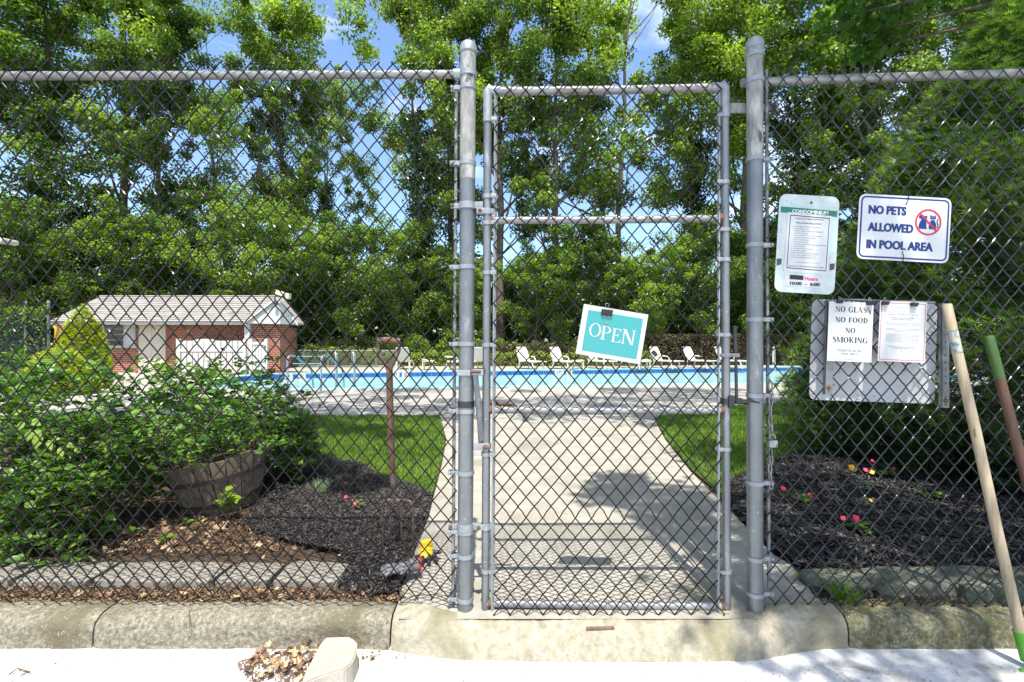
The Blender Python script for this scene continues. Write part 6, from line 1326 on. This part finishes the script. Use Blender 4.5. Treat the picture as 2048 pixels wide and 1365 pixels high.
# tall thin weeds in front of the pool
for i, (px_, py0, py1, d_) in enumerate(((575, 790, 930, 4.4), (600, 742, 900, 4.6), (560, 720, 900, 4.5), (492, 700, 860, 4.5), (635, 800, 930, 4.5))):
    o = empty('tall_weed', P(px_, py1, d_), ('thin weed stem rising before the right brick wall corner', 'thin weed beneath the left handrail post', 'thin weed stem in front of the white gate boards', 'tallest thin weed in front of the white board fence', 'short thin weed at the lawn corner')[i], 'weed')
    pts = [P(px_ + 4 * math.sin(k * .9 + i), py1 + (py0 - py1) * k / 5, d_) for k in range(6)]; MB().tube(pts, [.003, .003, .0025, .002, .0015, .001], 4, cap=False).build('stem', M['twig'], o)
    for k in range(13):
        f = rs.uniform(.15, 1); q = pts[int(f * 4.99)].lerp(pts[int(f * 4.99) + 1], .5); a = k * 2.4; place_leaf(LS[rs.randrange(2)], q - o.location, rot_dir((math.cos(a), math.sin(a), .5)), rs.uniform(.02, .04), o)

# ---------------------------------------------------------------- leaf litter
DEADL = ([(0, 0, 0), (.30, .12, .10), (.20, .30, .10), (.42, .55, .20), (.16, .62, .10), (0, 1, .16), (-.16, .60, .08), (-.40, .52, .22), (-.20, .28, .10), (-.28, .10, .12), (0, .3, 0), (0, .6, .0)],
         [(0, 1, 2, 10), (2, 3, 4, 11, 10), (4, 5, 11), (5, 6, 11), (6, 7, 8, 10, 11), (8, 9, 0, 10)])
LD = leaf_set('dead', DEADL)
def litter(pts, lab, grp, s=(.03, .06), z=.012):
    for p in pts:
        zz = z(p) if callable(z) else z
        nm = (rs.gauss(0, .45), rs.gauss(-.25, .45), 1); R_ = frames(np.array([nm]), np.array([rs.uniform(0, 6.28)]))[0]
        o = place_leaf(LD[rs.randrange(5)], (p[0], p[1], zz + rs.uniform(0, .012)), R_, rs.uniform(*s), None, 'fallen_leaf'); tag(o, lab, 'leaf', grp)
A1 = gp((10, 1190), (800, 1188), (790, 1205), (10, 1205)); A2 = gp((230, 1060), (500, 1040), (560, 1100), (240, 1110)); A3 = gp((0, 1085), (240, 1080), (240, 1110), (0, 1108)); A4 = gp((1640, 1196), (2010, 1200), (2010, 1216), (1650, 1214))
litter(fill(A1, 60), 'dry curled leaf in the litter between fence and left kerb', 'dry leaves along the left kerb', (.025, .055), .018)
litter(fill(A2, 70), 'orange fallen leaf before the barrel planter', 'orange leaves before the barrel', (.035, .075), .012)
litter(fill(A3, 12), 'brown fallen leaf under the left shrub', 'leaves under the shrub')
litter(fill(gp((200, 1118), (676, 1118), (676, 1160), (60, 1160)), 14), 'fallen leaf lying on the concrete edging slabs', 'leaves on the edging slabs', (.03, .05), .068)
litter(fill(A4, 14), 'orange leaf lying before the mossy edging stones', 'leaves before the edging stones', (.03, .055), .018)
def G2(px, py): p = G(px, py, -.13); return (p.x, p.y)
litter(fill([G2(475, 1318), G2(560, 1306), G2(640, 1300), G2(620, 1362), G2(560, 1372), G2(480, 1350)], 100), 'tan dry leaf in the pile beside the pale stone block', 'leaf pile beside the stone block', (.02, .05), lambda p: -.126 + rs.uniform(0, .03))
litter(fill([G2(715, 1306), G2(800, 1304), G2(800, 1318), G2(720, 1325)], 16), 'small brown leaf in the gutter right of the stone block', 'leaves right of the stone block', (.012, .024), -.128)
litter([G2(108, 1326), G2(352, 1322), G2(38, 1352), G2(808, 1318)], 'lone dead leaf on the white street', 'lone leaves on the street', (.02, .03), -.13)
def bits(name, poly, n, s, z, lab, mat='dead', tpl=CHIP, t=(.3, .25)):
    p = fill(poly, n); nm = rng.normal(size=(n, 3)) * .5; nm[:, 2] = 1
    me = scatter(name, tpl[0], tpl[1], np.column_stack([p, z + rng.uniform(0, .012, n)]), frames(nm, rng.uniform(0, 6.28, n)), rng.uniform(s[0], s[1], n), np.clip(rng.normal(t[0], t[1], n), 0, 1)); tag(link(name, me, M[mat]), lab, 'litter', kind='stuff')
bits('leaf_litter', gp((-400, 1172), (800, 1178), (812, 1200), (790, 1208), (-400, 1208)), 7000, (.008, .026), .006, 'brown crumbled leaf litter between the left kerb and the slabs')
bits('leaf_litter', gp((180, 1045), (520, 1030), (590, 1112), (-200, 1112), (-200, 1070)), 3500, (.012, .045), .002, 'brown and tan leaf litter under the shrub')
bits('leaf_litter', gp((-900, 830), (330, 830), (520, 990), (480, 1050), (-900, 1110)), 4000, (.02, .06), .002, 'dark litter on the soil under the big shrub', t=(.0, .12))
bits('leaf_litter', gp((1625, 1192), (2400, 1198), (2400, 1214), (1640, 1212)), 900, (.008, .03), .010, 'brown leaf litter before the mossy edging stones')
bits('leaf_litter', [G2(470, 1322), G2(560, 1304), G2(640, 1298), G2(620, 1366), G2(500, 1368)], 500, (.008, .025), -.132, 'crumbled brown litter under the leaf pile by the stone block')
bits('street_grit', [G2(-200, 1320), G2(2300, 1320), G2(2500, 1420), G2(-300, 1420)], 800, (.003, .012), -.133, 'dark grit specks scattered on the white street', 'chips')
for pts, lab in (((( 60, 1345), (35, 1338), (18, 1350)), 'short twig on the white street at the left edge'), (((1014 - 330, 1202), (730, 1201), (752, 1199)), 'curved twig on the kerb before the mulch heap'), (((800, 1207), (830, 1192), (870, 1190), (905, 1204)), 'forked root lying on the concrete left of the gate post')):
    z_ = -.125 if pts[0][1] > 1300 else .022; MB_ = MB(); MB_.tube([G(x, y, z_) + Vector((0, 0, .002)) for x, y in pts], [.003] * len(pts), 5); tag(MB_.build('twig', M['twig'], smooth=True), lab, 'twig')
tag(MB().tube([P(377, 1203, 2.46), P(381, 1214, 2.40), P(378, 1232, 2.315), P(380, 1248, 2.284), P(379, 1263, 2.280)], [.003, .003, .0025, .002, .001], 5).build('root', M['twig'], smooth=True), 'dark root hanging down the face of the left kerb', 'root')
m_ = MB(); m_.bbox(G(1200, 1257, -.02) + Vector((0, -.004, .004)), (.135, .014, .008), .002, Matrix.Rotation(.03, 3, 'Z')); tag(m_.build('wood_sliver', M['old_wood']), 'thin brown wood sliver lying under the gate', 'wood')
print('tris', sum(len(p.vertices) - 2 for me in bpy.data.meshes for p in me.polygons) if False else len(bpy.data.objects))
